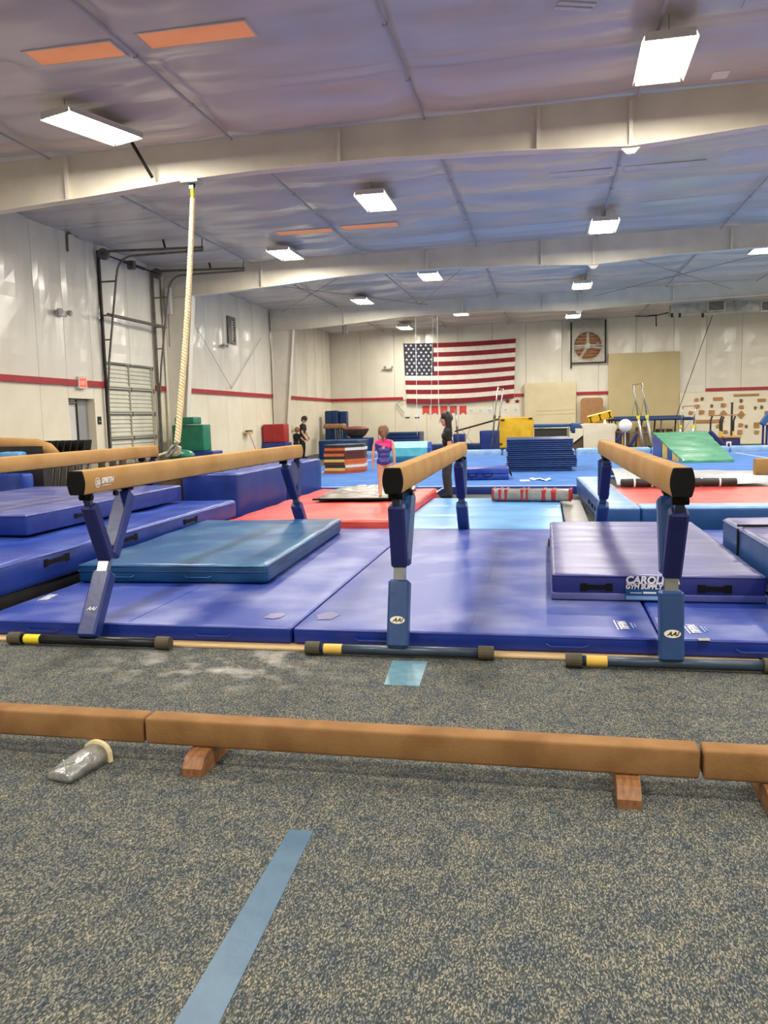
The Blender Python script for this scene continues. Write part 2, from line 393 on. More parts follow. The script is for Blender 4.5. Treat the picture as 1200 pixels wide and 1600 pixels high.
# ceiling: one sagging vinyl sheet
vs, fs = [], []
nx, ny = 150, 400
for j in range(ny+1):
    y = YB+(YF-YB)*j/ny
    for i in range(nx+1):
        x = XL-.1+(XR-XL+.2)*i/nx
        t = (y-11.9)/1.4667; fr = t-math.floor(t)
        sag = .13*math.sin(math.pi*fr)**.55*(.75+.5*noise.noise((x*.25, math.floor(t)*1.7, 0)))
        w = .045*noise.noise((x*.35, y*4.2, 1))+.03*noise.noise((x*.3, y*.5, 4))
        u = (x+7.45)/2.9; u -= math.floor(u); tight = min(1, 6*min(u, 1-u))
        z = zc(x)+.05-sag*(.35+.65*tight)+w*tight; k = zone_w(x, y); vs.append((x, y, z*(1-k)+k*(zc(x)-.05)))
for j in range(ny):
    for i in range(nx):
        a = j*(nx+1)+i; fs.append((a, a+nx+1, a+nx+2, a+1))
ce = mk('ceiling', vs, fs, 'ceil', smooth=True); tag(ce, 'pale sagging vinyl insulation sheet ceiling between white rafters', kind='structure')
for x in (-7.45, -4.5, -1.66, 1.2, 3.95, 6.8, 9.7, 12.5):
    for k, (a, b) in enumerate(zip([YB]+FR, FR+[YF])):
        g = G().box(x-.017, x+.017, a+.1, b-.1, zc(x)-.075, zc(x)-.045)
        for q in range(1, 6):
            yy = a+(b-a)*q/6; g.box(x-.03, x+.03, yy-.02, yy+.02, zc(x)-.082, zc(x)-.04)
        g.out('strap', 'strap', ce)
gr = G().box(XL-.12, XR+.3, YB-.2, YF+.2, 5.98, 6.1).out('roof_deck', 'steel_white'); tag(gr, 'roof deck above the vinyl ceiling sheet', kind='structure')
# far wall, left wall and the two unseen walls
def panelled_wall(name, axis, pos, segs, zlo, zhi, label, sign):
    """upper insulation strips and lower boards as children. axis: the wall's normal axis; sign: direction into the room"""
    a0, a1 = segs[0][0], segs[-1][1]
    t = .1
    if axis == 'x': g = G().box(pos-sign*.5 if sign > 0 else pos+.3, pos-.3 if sign > 0 else pos+.5, a0-.2, a1+.2, -.1, 6.0)
    else: g = G().box(a0-.3, a1+.3, pos+.2, pos+.4, -.1, 6.0) if sign < 0 else G().box(a0-.3, a1+.3, pos-.4, pos-.2, -.1, 6.0)
    w = g.out(name, 'wall_low'); tag(w, label, kind='structure')
    back = pos-sign*.2
    for (s0, s1, z0, z1, kind) in segs2(segs, zlo, zhi):
        n, m_ = (6, 12) if kind == 'up' else (1, 1)
        vs, fs = [], []
        for j in range(m_+1):
            for i in range(n+1):
                u, v = i/n, j/m_
                b = 0
                if kind == 'up':
                    b = .045*(math.sin(math.pi*u)**.5 if 0 < u < 1 else 0)*(.6+.8*abs(noise.noise((s0*3+u, v*2.2, 5))))+.02*noise.noise((s0+u*3, v*9, 2))*math.sin(math.pi*u)
                s = s0+.006+(s1-s0-.012)*u; z = z0+(z1-z0)*v; d = pos+sign*b
                vs.append((d, s, z) if axis == 'x' else (s, d, z))
        nb = len(vs)
        for (s, z) in ((s0, z0), (s1, z0), (s1, z1), (s0, z1)):
            vs.append((back, s, z) if axis == 'x' else (s, back, z))
        flip = (axis == 'x') == (sign > 0)
        for j in range(m_):
            for i in range(n):
                q = (j*(n+1)+i, j*(n+1)+i+1, (j+1)*(n+1)+i+1, (j+1)*(n+1)+i); fs.append(q if flip else q[::-1])
        # closing sides
        bl, br, tr, tl = nb, nb+1, nb+2, nb+3
        bot = [i for i in range(n+1)]; top = [m_*(n+1)+i for i in range(n+1)]
        lef = [j*(n+1) for j in range(m_+1)]; rig = [j*(n+1)+n for j in range(m_+1)]
        for ring in (bot[::-1]+[bl, br], top+[tr, tl], lef+[tl, bl], rig[::-1]+[br, tr]):
            fs.append(tuple(ring) if flip else tuple(ring[::-1]))
        mk('insulation_strip' if kind == 'up' else 'wall_board', vs, fs, 'wall_up' if kind == 'up' else 'wall_low', w, smooth=False)
    return w
def segs2(segs, zlo, zhi):
    for s0, s1, mode in segs:
        if mode == 'full': yield (s0, s1, 0, zlo, 'low'); yield (s0, s1, zlo, zhi, 'up')
        elif mode == 'door': yield (s0, s1, 2.1, zlo, 'low'); yield (s0, s1, zlo, zhi, 'up')
        elif mode == 'garage': yield (s0, s1, 2.98, zhi, 'up')
ys = [YB, -4, -2.3, -.6, 1.1, 2.8, 4.5, 6.2, 7.9, 9.6, 11.3, 13.2, 15.07, 16.06]
segs = [(a, b, 'full') for a, b in zip(ys, ys[1:])]+[(16.06, 17.09, 'door'), (17.09, 17.62, 'full'), (17.62, 18.85, 'garage'), (18.85, 20.05, 'garage'), (20.05, 20.9, 'full')]
yy = [20.9, 22.1, 23.5, 25.0, 26.4, 27.7, 29.5, 31.0, 32.6, 34.2, 35.6, 36.9, YF]
segs += [(a, b, 'full') for a, b in zip(yy, yy[1:])]
wl = panelled_wall('wall_left', 'x', XL, segs, 2.36, 5.62, 'left gym wall with cream boards below and crinkled white plastic insulation above', 1)
xs = [XL, -8.6, -7.0, -5.5, -4.0, -2.4, -.9, .7, 2.3, 3.9, 5.5, 6.85, 8.3, 9.9, 11.5, 12.8, XR]
wb = panelled_wall('wall_far', 'y', YF, [(a, b, 'full') for a, b in zip(xs, xs[1:])], 2.36, 5.75, 'far gym wall with white plastic insulation above a red stripe', -1)
wr = G().box(XR, XR+.2, YB-.2, YF+.2, 0, 5.95).out('wall_right', 'wall_up'); tag(wr, 'white right side wall out of view', kind='structure')
wn = G().box(XL-.3, XR+.2, YB-.25, YB-.02, 0, 5.95).out('wall_near', 'wall_up'); tag(wn, 'white wall behind the viewer', kind='structure')
# red stripes (thin painted boards)
tn = 0
def stripe(axis, a, b, z0=2.37, z1=2.50):
    global tn
    tn += 1
    g = G()
    if axis == 'x': g.box(XL-.01, XL+.065, a, b, z0, z1)
    else: g.box(a, b, YF-.065, YF+.01, z0, z1)
    tag(g.out('trim_%d' % tn, 'red_paint'), kind='structure', label='red stripe board along the %s wall' % ('left' if axis == 'x' else 'far'))
for a, b in ((YB, 17.6), (20.07, 20.6), (20.95, 29.4), (29.75, YF-.07)): stripe('x', a, b)
for a, b in ((XL+.07, -6.6), (-1.42, -1.0), (1.33, 2.73), (6.86, XR)): stripe('y', a, b)
# roof frames: tapered columns and rafters
bot = [(-10.07, 4.84), (-9.15, 4.86), (-8.43, 4.88), (-6.77, 4.985), (-5.19, 5.11), (-4.18, 5.15), (-2.26, 5.17), (-.63, 5.125), (1.11, 5.05), (1.65, 5.085), (2.83, 5.175), (7.1, 5.28), (14, 5.2)]
for k, y in enumerate(FR):
    nm = ['above the camera', 'nearest in view', 'second in view', 'farthest, before the flag wall'][k]
    r = empty('roof_rafter', (XL, y, 0), kind='structure', label='white steel roof rafter, '+nm)
    poly = [(x, z) for x, z in bot]+[(x, zc(x)-.0) for x, z in bot[::-1]]
    G().prism(poly, 'y', y-.006, y+.006).out('web', 'steel_white', r)
    g = G()
    for (a, za), (b, zb) in zip(bot, bot[1:]):
        g.add([(a, y-.1, za), (b, y-.1, zb), (b, y+.1, zb), (a, y+.1, za), (a, y-.1, za-.014), (b, y-.1, zb-.014), (b, y+.1, zb-.014), (a, y+.1, za-.014)],
              [(0, 1, 2, 3), (7, 6, 5, 4), (0, 4, 5, 1), (3, 2, 6, 7), (0, 3, 7, 4), (1, 5, 6, 2)])
    g.out('bottom_flange', 'steel_white', r)
    for x in (-7.2, -2.9, -.1, 1.11, 4.2):
        zb = [za+(zb_-za)*(x-a)/(b-a) for (a, za), (b, zb_) in zip(bot, bot[1:]) if a <= x <= b][0]
        g = G().box(x-.008, x+.008, y-.095, y-.006, zb, zc(x)-.05).box(x-.025, x+.025, y-.1, y-.07, zb, zc(x)-.1)
        g.out('stiffener', 'steel_white', r)
    x, zb = 1.11, 5.05
    G().prism([(x-.13, zb-.016), (x+.13, zb-.016), (x+.05, zb-.1), (x-.05, zb-.1)], 'y', y-.05, y-.03).box(x-.02, x+.02, y-.03, y+.03, zb-.1, zb-.016).out('splice_bracket', 'steel_white', r)
    g = G().prism([(XL+.07, 0), (-9.63, 0), (-9.15, 4.84), (XL+.07, 4.84)], 'y', y-.006, y+.006)
    g.out('column_web', 'steel_white', r)
    G().add([(-9.63, y-.11, 0), (-9.63, y+.11, 0), (-9.15, y+.11, 4.85), (-9.15, y-.11, 4.85), (-9.615, y-.11, 0), (-9.615, y+.11, 0), (-9.135, y+.11, 4.85), (-9.135, y-.11, 4.85)],
            [(0, 1, 2, 3), (7, 6, 5, 4), (0, 4, 5, 1), (3, 2, 6, 7), (0, 3, 7, 4), (1, 5, 6, 2)]).out('column_flange', 'steel_white', r)
    G().box(XL+.075, XL+.09, y-.11, y+.11, 0, 5.5).out('wall_flange', 'steel_white', r)
# brown angle brace lying against the near rafter, left of the rope
a, b = P('y', 11.45, 209, 222), P('y', 11.78, 239, 278)
g = G().bar((a.x, 11.35, a.z), (b.x, 11.76, b.z), .05, .012).bar((a.x, 11.35, a.z), (b.x, 11.76, b.z), .012, .05)
tag(g.out('flange_brace', 'dark_iron'), 'dark brown angle brace from ceiling down to near rafter', kind='structure')
# cut-outs in the vinyl sheet
def ceil_panel(n, x0, x1, y0, y1, mat, label, drop=.072):
    z = zc((x0+x1)/2)-drop
    t = empty('skylight_panel', ((x0+x1)/2, (y0+y1)/2, z), label=label, cat='skylight', kind=None)
    G().box(x0, x1, y0, y1, z+.012, z+.03).out('pane', mat, t)
    g = G()
    for (a, b, c, d) in ((x0-.025, x1+.025, y0-.025, y0), (x0-.025, x1+.025, y1, y1+.025), (x0-.025, x0, y0, y1), (x1, x1+.025, y0, y1)): g.box(a, b, c, d, z+.008, z+.028)
    g.out('frame', 'ceil', t)
ceil_panel(1, -5.62, -4.6, 8.55, 8.9, 'orange_panel', 'orange skylight panel nearest the top left corner of the ceiling')
ceil_panel(2, -4.25, -3.05, 8.5, 8.85, 'orange_panel', 'orange skylight panel right of the other near one, above the tilted lamp')
ceil_panel(3, -5.78, -4.55, 17.55, 17.9, 'orange_panel', 'small orange skylight panel behind the near rafter, left of the pair')
ceil_panel(4, -4.3, -3.1, 17.5, 17.85, 'orange_panel', 'small orange skylight panel behind the near rafter, right of the pair')
ceil_panel(5, .07, 1.08, 15.0, 15.3, 'pale_panel', 'pale ceiling panel behind near rafter, left of the strap')
ceil_panel(6, 1.32, 2.6, 15.0, 15.3, 'pale_panel', 'pale ceiling panel behind near rafter, right of the strap')
p = P('z', zc(2)-.06, 1125, 118); tag(G().box(p.x-.1, p.x+.1, p.y-.12, p.y+.12, zc(p.x)-.06, zc(p.x)-.045).out('pale_patch', 'paper'), 'small white tape patch on the ceiling right of the big lamp', 'tape')
p = P('z', zc(.4)-.06, 901, 6); t = empty('pale_patch', (p.x, p.y, zc(p.x)-.06), .35, 'three pale strips side by side on the ceiling at the top edge', 'tape')
for k in range(3): G().box(-.2, .2, -.13+.1*k, -.07+.1*k, -.004, .012).out('strip', 'pale_panel', t, local=True)  # plain pale strips lying flat against the ceiling sheet
p = P('z', zc(2)-.06, 1178, 4); tag(G().box(p.x-.1, p.x+.1, p.y-.1, p.y+.1, zc(p.x)-.062, zc(p.x)-.045).out('pale_patch', 'pale_panel'), 'pale tape patch at the top right edge of the ceiling', 'tape')
# seams between the carpet rolls
for x, y0, y1 in ((-.925, 2.75, 4.38), (-.735, 2.9, 4.1)):
    G().box(x-.0012, x+.0012, y0, y1, -.001, .0008).out('seam', 'tube_dark', fl)
# ------------------------------------------------------------------ doors
d1 = empty('door_1', (XL, 16.57, 0), kind='structure', label='white personnel door standing in a recess left of the roll door')
G().box(XL-.2, XL-.16, 16.07, 16.58, 0, 2.08).out('door_leaf', 'door_white', d1)
G().box(XL-.2, XL-.18, 16.58, 17.08, 0, 2.08).out('side_panel', 'door_grey', d1)
G().box(XL-.16, XL-.13, 16.56, 16.60, 0, 2.08).out('door_edge', 'dark_iron', d1)
G().box(XL-.155, XL-.10, 16.22, 16.5, 1.98, 2.05, b=.01).bar((XL-.12, 16.35, 2.0), (XL-.05, 16.6, 2.02), .02, .015, ref=(0, 0, 1)).out('door_closer', 'iron', d1)
G().box(XL-.158, XL-.155, 16.14, 16.32, 1.15, 1.7).out('notice', 'paper', d1)
G().box(XL-.154, XL-.153, 16.16, 16.3, 1.62, 1.65).out('notice_heading', 'yellow_foam', d1)
G().box(XL-.155, XL-.11, 16.5, 16.53, .95, 1.1, b=.01).out('handle', 'chrome', d1)
d2 = empty('door_2', (XL, 18.83, 0), kind='structure', label='cream sectional overhead door with high lift tracks on the left wall')
zt = 2.98; rows = 5; rh = zt/rows
for rr in range(rows):
    z0 = zt-rh*(rr+1); z1 = z0+rh
    for c in range(2):
        y0 = 17.66+1.19*c; y1 = y0+1.17
        g = G(); n = 5
        for k in range(n):
            a, b = z0+.05+(rh-.1)*k/n, z0+.05+(rh-.1)*(k+1)/n
            g.prism([(XL-.13, a), (XL-.06, a), (XL-.085, b-.02), (XL-.06, b), (XL-.13, b)], 'y', y0, y1)
        g.out('panel', 'door_panel', d2)
    for z in (z0, z1-.03):
        G().box(XL-.12, XL-.02, 17.63, 20.03, z+.0, z+.045).out('rail', 'door_rail', d2)
    for y in (17.63, 18.82, 19.99):
        G().box(XL-.12, XL-.035, y, y+.045, z0, z1).out('stile', 'door_rail', d2)
    for y in (17.64, 18.84, 20.02): G().box(XL-.03, XL+.0, y, y+.05, z1-.08, z1+.03, b=.008).out('hinge', 'iron', d2)
for y, hx in ((17.5, P('y', 17.5, 318, 391).x), (20.1, P('y', 20.1, 382, 417).x)):
    zc_ = 5.28
    G().bar((XL+.08, y, 0), (XL+.08, y, 5.45), .07, .05, ref=(0, 1, 0)).out('vertical_angle', 'dark_iron' if y < 18 else 'iron', d2)
    pts = [(XL+.10, y, .4), (XL+.12, y, 2.2), (XL+.2, y, 3.0), (XL+.50, y, 4.85)]
    for k in range(9):
        t = math.pi/2*k/8; pts.append((XL+.52+.40*(1-math.cos(t)), y, 4.9+.38*math.sin(t)))
    pts.append((hx, y, 5.30))
    G().tube(pts, .026, 8).out('curved_track', 'iron', d2)
    G().bar((XL+.1, y, 5.42), (hx, y, 5.36), .05, .05, ref=(0, 1, 0)).out('top_angle', 'iron', d2)
    for z, x1 in ((2.55, .15), (3.45, .27), (4.0, .36), (4.75, .48)):
        G().box(XL+.09, XL+x1, y-.018, y+.018, z-.018, z+.018).out('track_rung', 'iron', d2)
    g = G().tube([(XL+.22, y-.05, 5.36), (XL+.22, y+.05, 5.36)], .13, 18).tube([(XL+.22, y-.065, 5.36), (XL+.22, y+.065, 5.36)], .05, 12)
    g.out('cable_drum', 'iron', d2)
    G().bar((hx-.9, y, 5.36), (hx-.95, y, zc(-8)-.03), .04, .03).out('hanger', 'dark_iron', d2)
    G().bar((hx-.04, y, 5.28), (hx-.02, y, zc(-8)-.03), .015, .015).out('hanger', 'dark_iron', d2)
G().tube([(XL+.22, 17.4, 5.36), (XL+.22, 20.25, 5.36)], .018, 8).out('torsion_shaft', 'dark_iron', d2)
G().tube([(XL+.22, 18.3, 5.36), (XL+.22, 19.4, 5.36)], .035, 10).out('torsion_spring', 'dark_iron', d2)
G().box(XL+.12, XL+.3, 18.72, 18.85, 5.24, 5.44, b=.01).out('centre_bracket', 'iron', d2)
G().tube([(XL+.3, 17.38, 4.0), (XL+.33, 20.2, 4.0)], .04, 8).out('spreader_bar', 'iron', d2)
# ================================================================== CEILING LAMPS
mt = bpy.data.materials.new('lamp_tube'); mt.use_nodes = True; MATS['lamp_tube'] = mt
b_ = mt.node_tree.nodes['Principled BSDF']; b_.inputs['Emission Color'].default_value = LAMP_COL+(1,); b_.inputs['Emission Strength'].default_value = 14
ld = bpy.data.lights.new('lamp_light', 'AREA'); ld.shape = 'RECTANGLE'; ld.size = .46; ld.size_y = 1.12; ld.energy = LAMP_W; ld.color = LAMP_COL
def make_lamp():
    t = empty('fluorescent_lamp', (0, 0, 0)); L, w = .61, .26
    g = G().box(-w, w, -L, L, .05, .075)
    g.add([(-w, -L, .05), (-w, L, .05), (-w-.03, L, -.015), (-w-.03, -L, -.015)], [(0, 1, 2, 3)]).add([(w, -L, .05), (w, L, .05), (w+.03, L, -.015), (w+.03, -L, -.015)], [(3, 2, 1, 0)])
    g.box(-w, w, -L-.012, -L, -.01, .075).box(-w, w, L, L+.012, -.01, .075)
    g.out('housing', 'lamp_body', t, local=True)
    for k in range(6):
        x = -.205+.082*k
        G().tube([(x, -L+.02, .008), (x, L-.02, .008)], .0145, 8).out('tube', 'lamp_tube', t, local=True)
        if k < 5: G().prism([(x+.03, .048), (x+.041, .0), (x+.052, .048)], 'y', -L+.03, L-.03).out('reflector', 'lamp_body', t, local=True)
    for y in (-.45, .45):
        G().tube([(0, y, .07), (0, y, .30)], .004, 5).out('hanger_wire', 'cable', t, local=True)
    lo = bpy.data.objects.new('lamp_light', ld); COL.objects.link(lo); lo.parent = t; lo.location = (0, 0, -.03)
    return t
lamps = [(-5.9, 10.42, -.33, 'bright hanging fluorescent lamp twisted on its wires near the top left'),
 (1.30, 10.15, -.02, 'largest bright fluorescent lamp, at the top right of the photo'),
 (-3.03, 15.12, 0, 'fluorescent lamp just behind the near rafter, above the orange panels'),
 (-6.06, 19.15, 0, 'fluorescent lamp right of the climbing rope, before the second rafter'),
 (1.19, 18.4, 0, 'fluorescent lamp under the ceiling strap right of centre, before second rafter'),
 (5.27, 22.05, 0, 'fluorescent lamp cut by the right edge of the photo'),
 (-3.17, 23.3, 0, 'squarish looking lamp just beyond the second rafter near the centre'),
 (-6.03, 27.35, 0, 'fluorescent lamp left of centre, before the third rafter'),
 (1.08, 26.5, 0, 'fluorescent lamp above the wall fan, before the third rafter'),
 (5.13, 30.4, 0, 'fluorescent lamp just above the sheet metal duct'),
 (-3.2, 31.8, 0, 'small far lamp above the upper right part of the flag'),
 (-6.05, 35.9, 0, 'small far lamp above the upper left corner of the flag'),
 (1.06, 34.4, 0, 'farthest small lamp, directly in front of the wall fan'),
 (-5.9, 1.9, 0, ''), (1.25, 1.7, 0, ''), (-3.1, 6.7, 0, ''), (-3.1, -1.6, 0, ''), (5.2, 13.7, 0, ''), (5.2, 5.3, 0, ''), (5.2, -3, 0, ''),
 (9.2, 10, 0, ''), (9.2, 18.4, 0, ''), (9.2, 26.6, 0, ''), (9.2, 1.7, 0, ''), (9.2, 32.0, 0, ''), (12.3, 22, 0, ''), (12.3, 30.4, 0, ''), (12.3, 13.7, 0, ''), (12.3, 5.3, 0, '')]
proto = None
for x, y, rz, lab in lamps:
    o = proto = make_lamp() if proto is None else proto
    if (x, y) != (lamps[0][0], lamps[0][1]): o = copy_tree(proto)
    o.location = (x, y, 5.42); o.rotation_euler = (0, 0, rz)
    tag(o, lab or 'fluorescent ceiling lamp out of view', 'lamp', 'fluorescent ceiling lamps')
# ================================================================== BALANCE BEAMS
def beam_body(t, L, w0=.10, w1=.13, h=.16, mat='suede', cap='black_cap', capl=.012):
    """beam along local +Y from 0 to L, top at z = 0"""
    half = [(w0/2-.008, 0), (w0/2-.002, -.003), (w0/2+.002, -.010)]+[(w0/2+.002+(w1/2-w0/2-.002)*math.sin(math.pi*k/8), -.010-(h-.020)*k/8) for k in range(1, 8)]+[(w0/2+.002, -h+.010), (w0/2-.002, -h+.003), (w0/2-.008, -h)]
    prof = half+[(-x, z) for x, z in half[::-1]]
    def loft(stations):
        g = G(); n = len(prof)
        for y, s in stations:
            g.v += [(x*s, y, -h/2+(z+h/2)*s) for x, z in prof]
        for i in range(len(stations)-1):
            for k in range(n): g.f.append((i*n+k, i*n+(k+1) % n, (i+1)*n+(k+1) % n, (i+1)*n+k)[::-1])
        g.f.append(tuple(range(n))); g.f.append(tuple(range((len(stations)-1)*n, len(stations)*n))[::-1]); return g
    n = 12
    bo = loft([(capl+(L-2*capl)*k/n, 1) for k in range(n+1)]).out('body', mat, t, local=True, smooth=True); bo.data.set_sharp_from_angle(angle=math.radians(40))
    if cap:
        loft([(0, .93), (.004, .985), (capl+.001, 1.012)]).out('end_cap', cap, t, local=True)
        loft([(L-capl-.001, 1.012), (L-.004, .985), (L, .93)]).out('end_cap', cap, t, local=True)
def sleeve(p0, p1, w, h, b=.022):
    return G().bar(p0, p1, w, h, 0, (1, 0, 0), b)
def leg(t, yb, yj, ya, yc, H, mats, sticker=None, tube_mat='tube_grey', near=True, tl=.6, xs=0, yellow=-.42):
    """beam support in beam-local coordinates (z = 0 at floor): base tube, lower post, junction, two struts to the beam underside"""
    zj = .53; zt = H-.17
    x = xs
    bt = G().tube([(x-tl+.05, yb, .042), (x+tl-.05, yb, .042)], .032, 14).out('base_tube', tube_mat, t, local=True, smooth=True)
    for s in (-1, 1):
        g = G().tube([(x+s*tl, yb, .044), (x+s*(tl-.095), yb, .044)], [.043, .044], 16); g.out('rubber_foot', 'rubber_olive', bt, local=True)
    if near:
        G().tube([(x+yellow-.06, yb, .042), (x+yellow+.06, yb, .042)], .0327, 14, caps=False).out('warning_label', 'yellow_label' if sticker == 'plain' else 'yellow_foam', bt, local=True, smooth=True)
    d = (Vector((x, yj, zj))-Vector((x, yb, .07)))
    G().bar((x, yb, .06), (x, yj, zj+.06), .075, .05).out('post', 'chrome', t, local=True)
    q = Vector((x, yb, .07))
    low = sleeve(q-d*.02, q+d*.86, .135, .105, .014).out('lower_pad', mats[0], t, local=True)
    e = Vector((x, yj, zj))
    s1 = (Vector((x, ya, zt))-e); s2 = (Vector((x, yc, zt))-e)
    st1 = G().bar(e, e+s1*1.0, .05, .035).out('strut', 'tube_grey', t, local=True)
    st2 = G().bar(e, e+s2*1.0, .05, .035).out('strut', 'tube_grey', t, local=True)
    sleeve(e+s1*.05, e+s1*.86, .105, .085, .014).out('strut_pad', mats[1], st1, local=True)
    sleeve(e+s2*.07, e+s2*.93, .125, .10, .016).out('strut_pad', mats[2], st2, local=True)
    G().box(x-.03, x+.03, ya-.045, ya+.045, H-.185, H-.158, b=.006).tube([(x-.045, ya, H-.185), (x+.045, ya, H-.185)], .022, 10).out('clamp', 'black_cap', st1, local=True)
    G().box(x-.03, x+.03, yc-.045, yc+.045, H-.185, H-.158, b=.006).out('clamp', 'black_cap', st2, local=True)
    G().tube([(x+.05, (ya+yc)/2, H-.18), (x+.075, (ya+yc)/2, H-.18)], .02, 10).out('adjust_knob', 'black_cap', t, local=True)
    # print on the pads (camera-facing near legs only)
    if near:
        n = Vector((0, -1, 0)); dd = d.normalized(); f = Vector((1, 0, 0)); nn = f.cross(dd)
        c = q+d*.33+nn*.054
        mwm = LOCS[t.name]
        if sticker == 'oval':
            ellipse('badge', mwm @ c, mwm.to_3x3() @ f, mwm.to_3x3() @ dd, .047, .024, 'cream_print', low)
            text('AAI', .034, 'dark_print', low, mwm @ (c-dd*.011+nn*.0012), mwm.to_3x3() @ f, mwm.to_3x3() @ dd, shear=.4, sx=1.15, align='CENTER', bold=.001)
        else:
            text('AAI', .036, 'white_print', low, mwm @ (c-dd*.01), mwm.to_3x3() @ f, mwm.to_3x3() @ dd, shear=.5, sx=1.1, align='CENTER', bold=.001)
        cc = q+d*.83+nn*.0255
        text('A', .085, 'white_print', t, mwm @ (cc-f*.01), mwm.to_3x3() @ f, mwm.to_3x3() @ dd, shear=.5, sx=.7, align='CENTER', bold=.002)
def beam(xc, y0, rz, H, legs, label, mats, logo=False, sticker='oval', tube_mat='tube_grey', L=5.0):
    t = empty('balance_beam_apparatus', (xc, y0, 0), rz, label, 'balance beam', 'raised balance beams')
    M0 = LOCS[t.name]; LOCS[t.name] = M0 @ Matrix.Translation((0, 0, 0))
    # body authored with its top at z = 0 -> lift through a temporary local offset
    k0 = len(t.children)
    beam_body(t, L)
    for c in t.children:
        for v in c.data.vertices: v.co.z += H
    for k in range(11):
        y = L*(.12+.076*k); G().box(-.012, .012, y-.012, y+.012, H-.172, H-.158, b=.003).out('rivet', 'black_cap', t, local=True)
    G().box(-.035, .035, .4, L-.4, H-.164, H-.158).out('underside_rail', 'black_cap', t, local=True)
    for i, lg in enumerate(legs):
        leg(t, *[a-(0 if i == 0 else 0) for a in lg[:4]], H, mats, sticker, tube_mat, near=(i == 0 and len(legs) > 1))
    if logo:
        # print on the right flank: reads towards +Y, upper half of the flank leans out
        def fp(y, z): return M0 @ Vector((.0662, y, H+z))
        R = M0.to_3x3(); xd = R @ Vector((0, 1, 0)); yd = R @ Vector((-.0, 0, 1))
        for rad, th in ((.034, .006),):
            n = 28; vs = []; fs = []
            c = fp(.165, -.088)
            for k in range(n):
                a = 2*math.pi*k/n; u = xd*math.cos(a)+yd*math.sin(a); vs += [c+u*rad, c+u*(rad-th)]
            for k in range(n): fs.append((2*k, 2*k+1, (2*k+3) % (2*n), (2*k+2) % (2*n)))
            mk('logo_ring', vs, fs, 'white_print', t)
        text('SA', .046, 'white_print', t, fp(.165, -.104), xd, yd, shear=.3, sx=.85, align='CENTER', bold=.0015)
        text('SPIETH', .05, 'white_print', t, fp(.215, -.096), xd, yd, shear=.3, sx=1.02, bold=.0025)
        text('AMERICA', .014, 'white_print', t, fp(.22, -.117), xd, yd, shear=.2, sx=2.0)
    return t
BH = 1.2
# (base y, junction y, near strut y, far strut y) measured from the beam's near end
FARL = (5.16, 4.78, 4.38, 4.94)
beam(-3.06, 4.893, 0, BH, [(.035, .34, .12, .68), FARL], 'raised tan beam marked SPIETH, dark base tube, second beam from left', ('pad_blue', 'pad_deep', 'pad_blue'), logo=True, sticker='plain', tube_mat='tube_dark')
beam(-.917, 4.864, .016, BH, [(.07, .23, .12, .56), (5.19, 4.82, 4.42, 4.94)], 'raised tan beam in the middle with a blue padded support', ('pad_slate', 'pad_deep', 'pad_slate'))
beam(.717, 4.58, .016, BH, [(.28, .33, .07, .5), (5.455, 4.97, 4.5, 4.95)], 'raised tan beam on the right, above the printed mauve mat', ('pad_slate', 'pad_deep', 'pad_slate'))
beam(-5.475, 5.81, 0, BH, [(5.16, 4.9, 4.6, 4.95)], 'raised tan beam on the far left, cut by the photo edge', ('pad_blue', 'pad_deep', 'pad_blue'))
b0 = [o for o in bpy.data.objects if o.name.startswith('balance_beam_apparatus')][-1]
G().bar((-5.475, 6.5, .47), (-5.475, 6.5, 1.04), .06, .05).out('post', 'tube_grey', b0); sleeve((-5.475, 6.5, .5), (-5.475, 6.5, .98), .12, .1).out('strut_pad', 'pad_blue', b0)
G().tube([(-6.0, 6.5, .482), (-4.95, 6.5, .482)], .032, 14).out('base_tube', 'tube_grey', b0, smooth=True)
# beam crossing at the right edge
t = empty('balance_beam_apparatus', (1.98, 8.5, 0), -math.pi/2, 'tan beam end just showing at the right edge above the mats', 'balance beam', 'raised balance beams')
beam_body(t, 3.5, cap=None)
for c in t.children:
    for v in c.data.vertices: v.co.z += 1.03
for y in (.75, 2.9):
    G().box(-.05, .05, y-.05, y+.05, .05, .87, b=.01).box(-.4, .4, y-.05, y+.05, 0, .06, b=.01).out('leg', 'pad_deep', t, local=True)
# ================================================================== LOW FLOOR BEAM
lb = math.atan2(-.043, 3.39)
def low_section(x0, x1, label, feet):
    t = empty('low_beam_apparatus', (x0, 3.263-.0127*(x0+1.75), 0), lb, label, 'floor beam', 'low beam sections in a row')
    L = x1-x0-.006
    rbox('body', 0, L, -.052, .052, .085, .205, .014, 'suede_dark', t, step=.15, local=True, disp=wrinkle(.0012, 5, 9, 9, x0), smooth=True)
    for fx in feet:
        G().prism([(-.16, 0), (.16, 0), (.16, .035), (.125, .075), (.09, .085), (-.09, .085), (-.125, .075), (-.16, .035)], 'x', fx-.045, fx+.045).out('foot', 'oak', t, local=True)
    return t
low_section(-4.2, -1.752, 'left section of the low floor beam with a taped foot', (.5,))
low_section(-1.748, .588, 'long middle section of the low floor beam', (.27, 2.06))
low_section(.594, 3.0, 'right section of the low floor beam', (.26, 2.0))
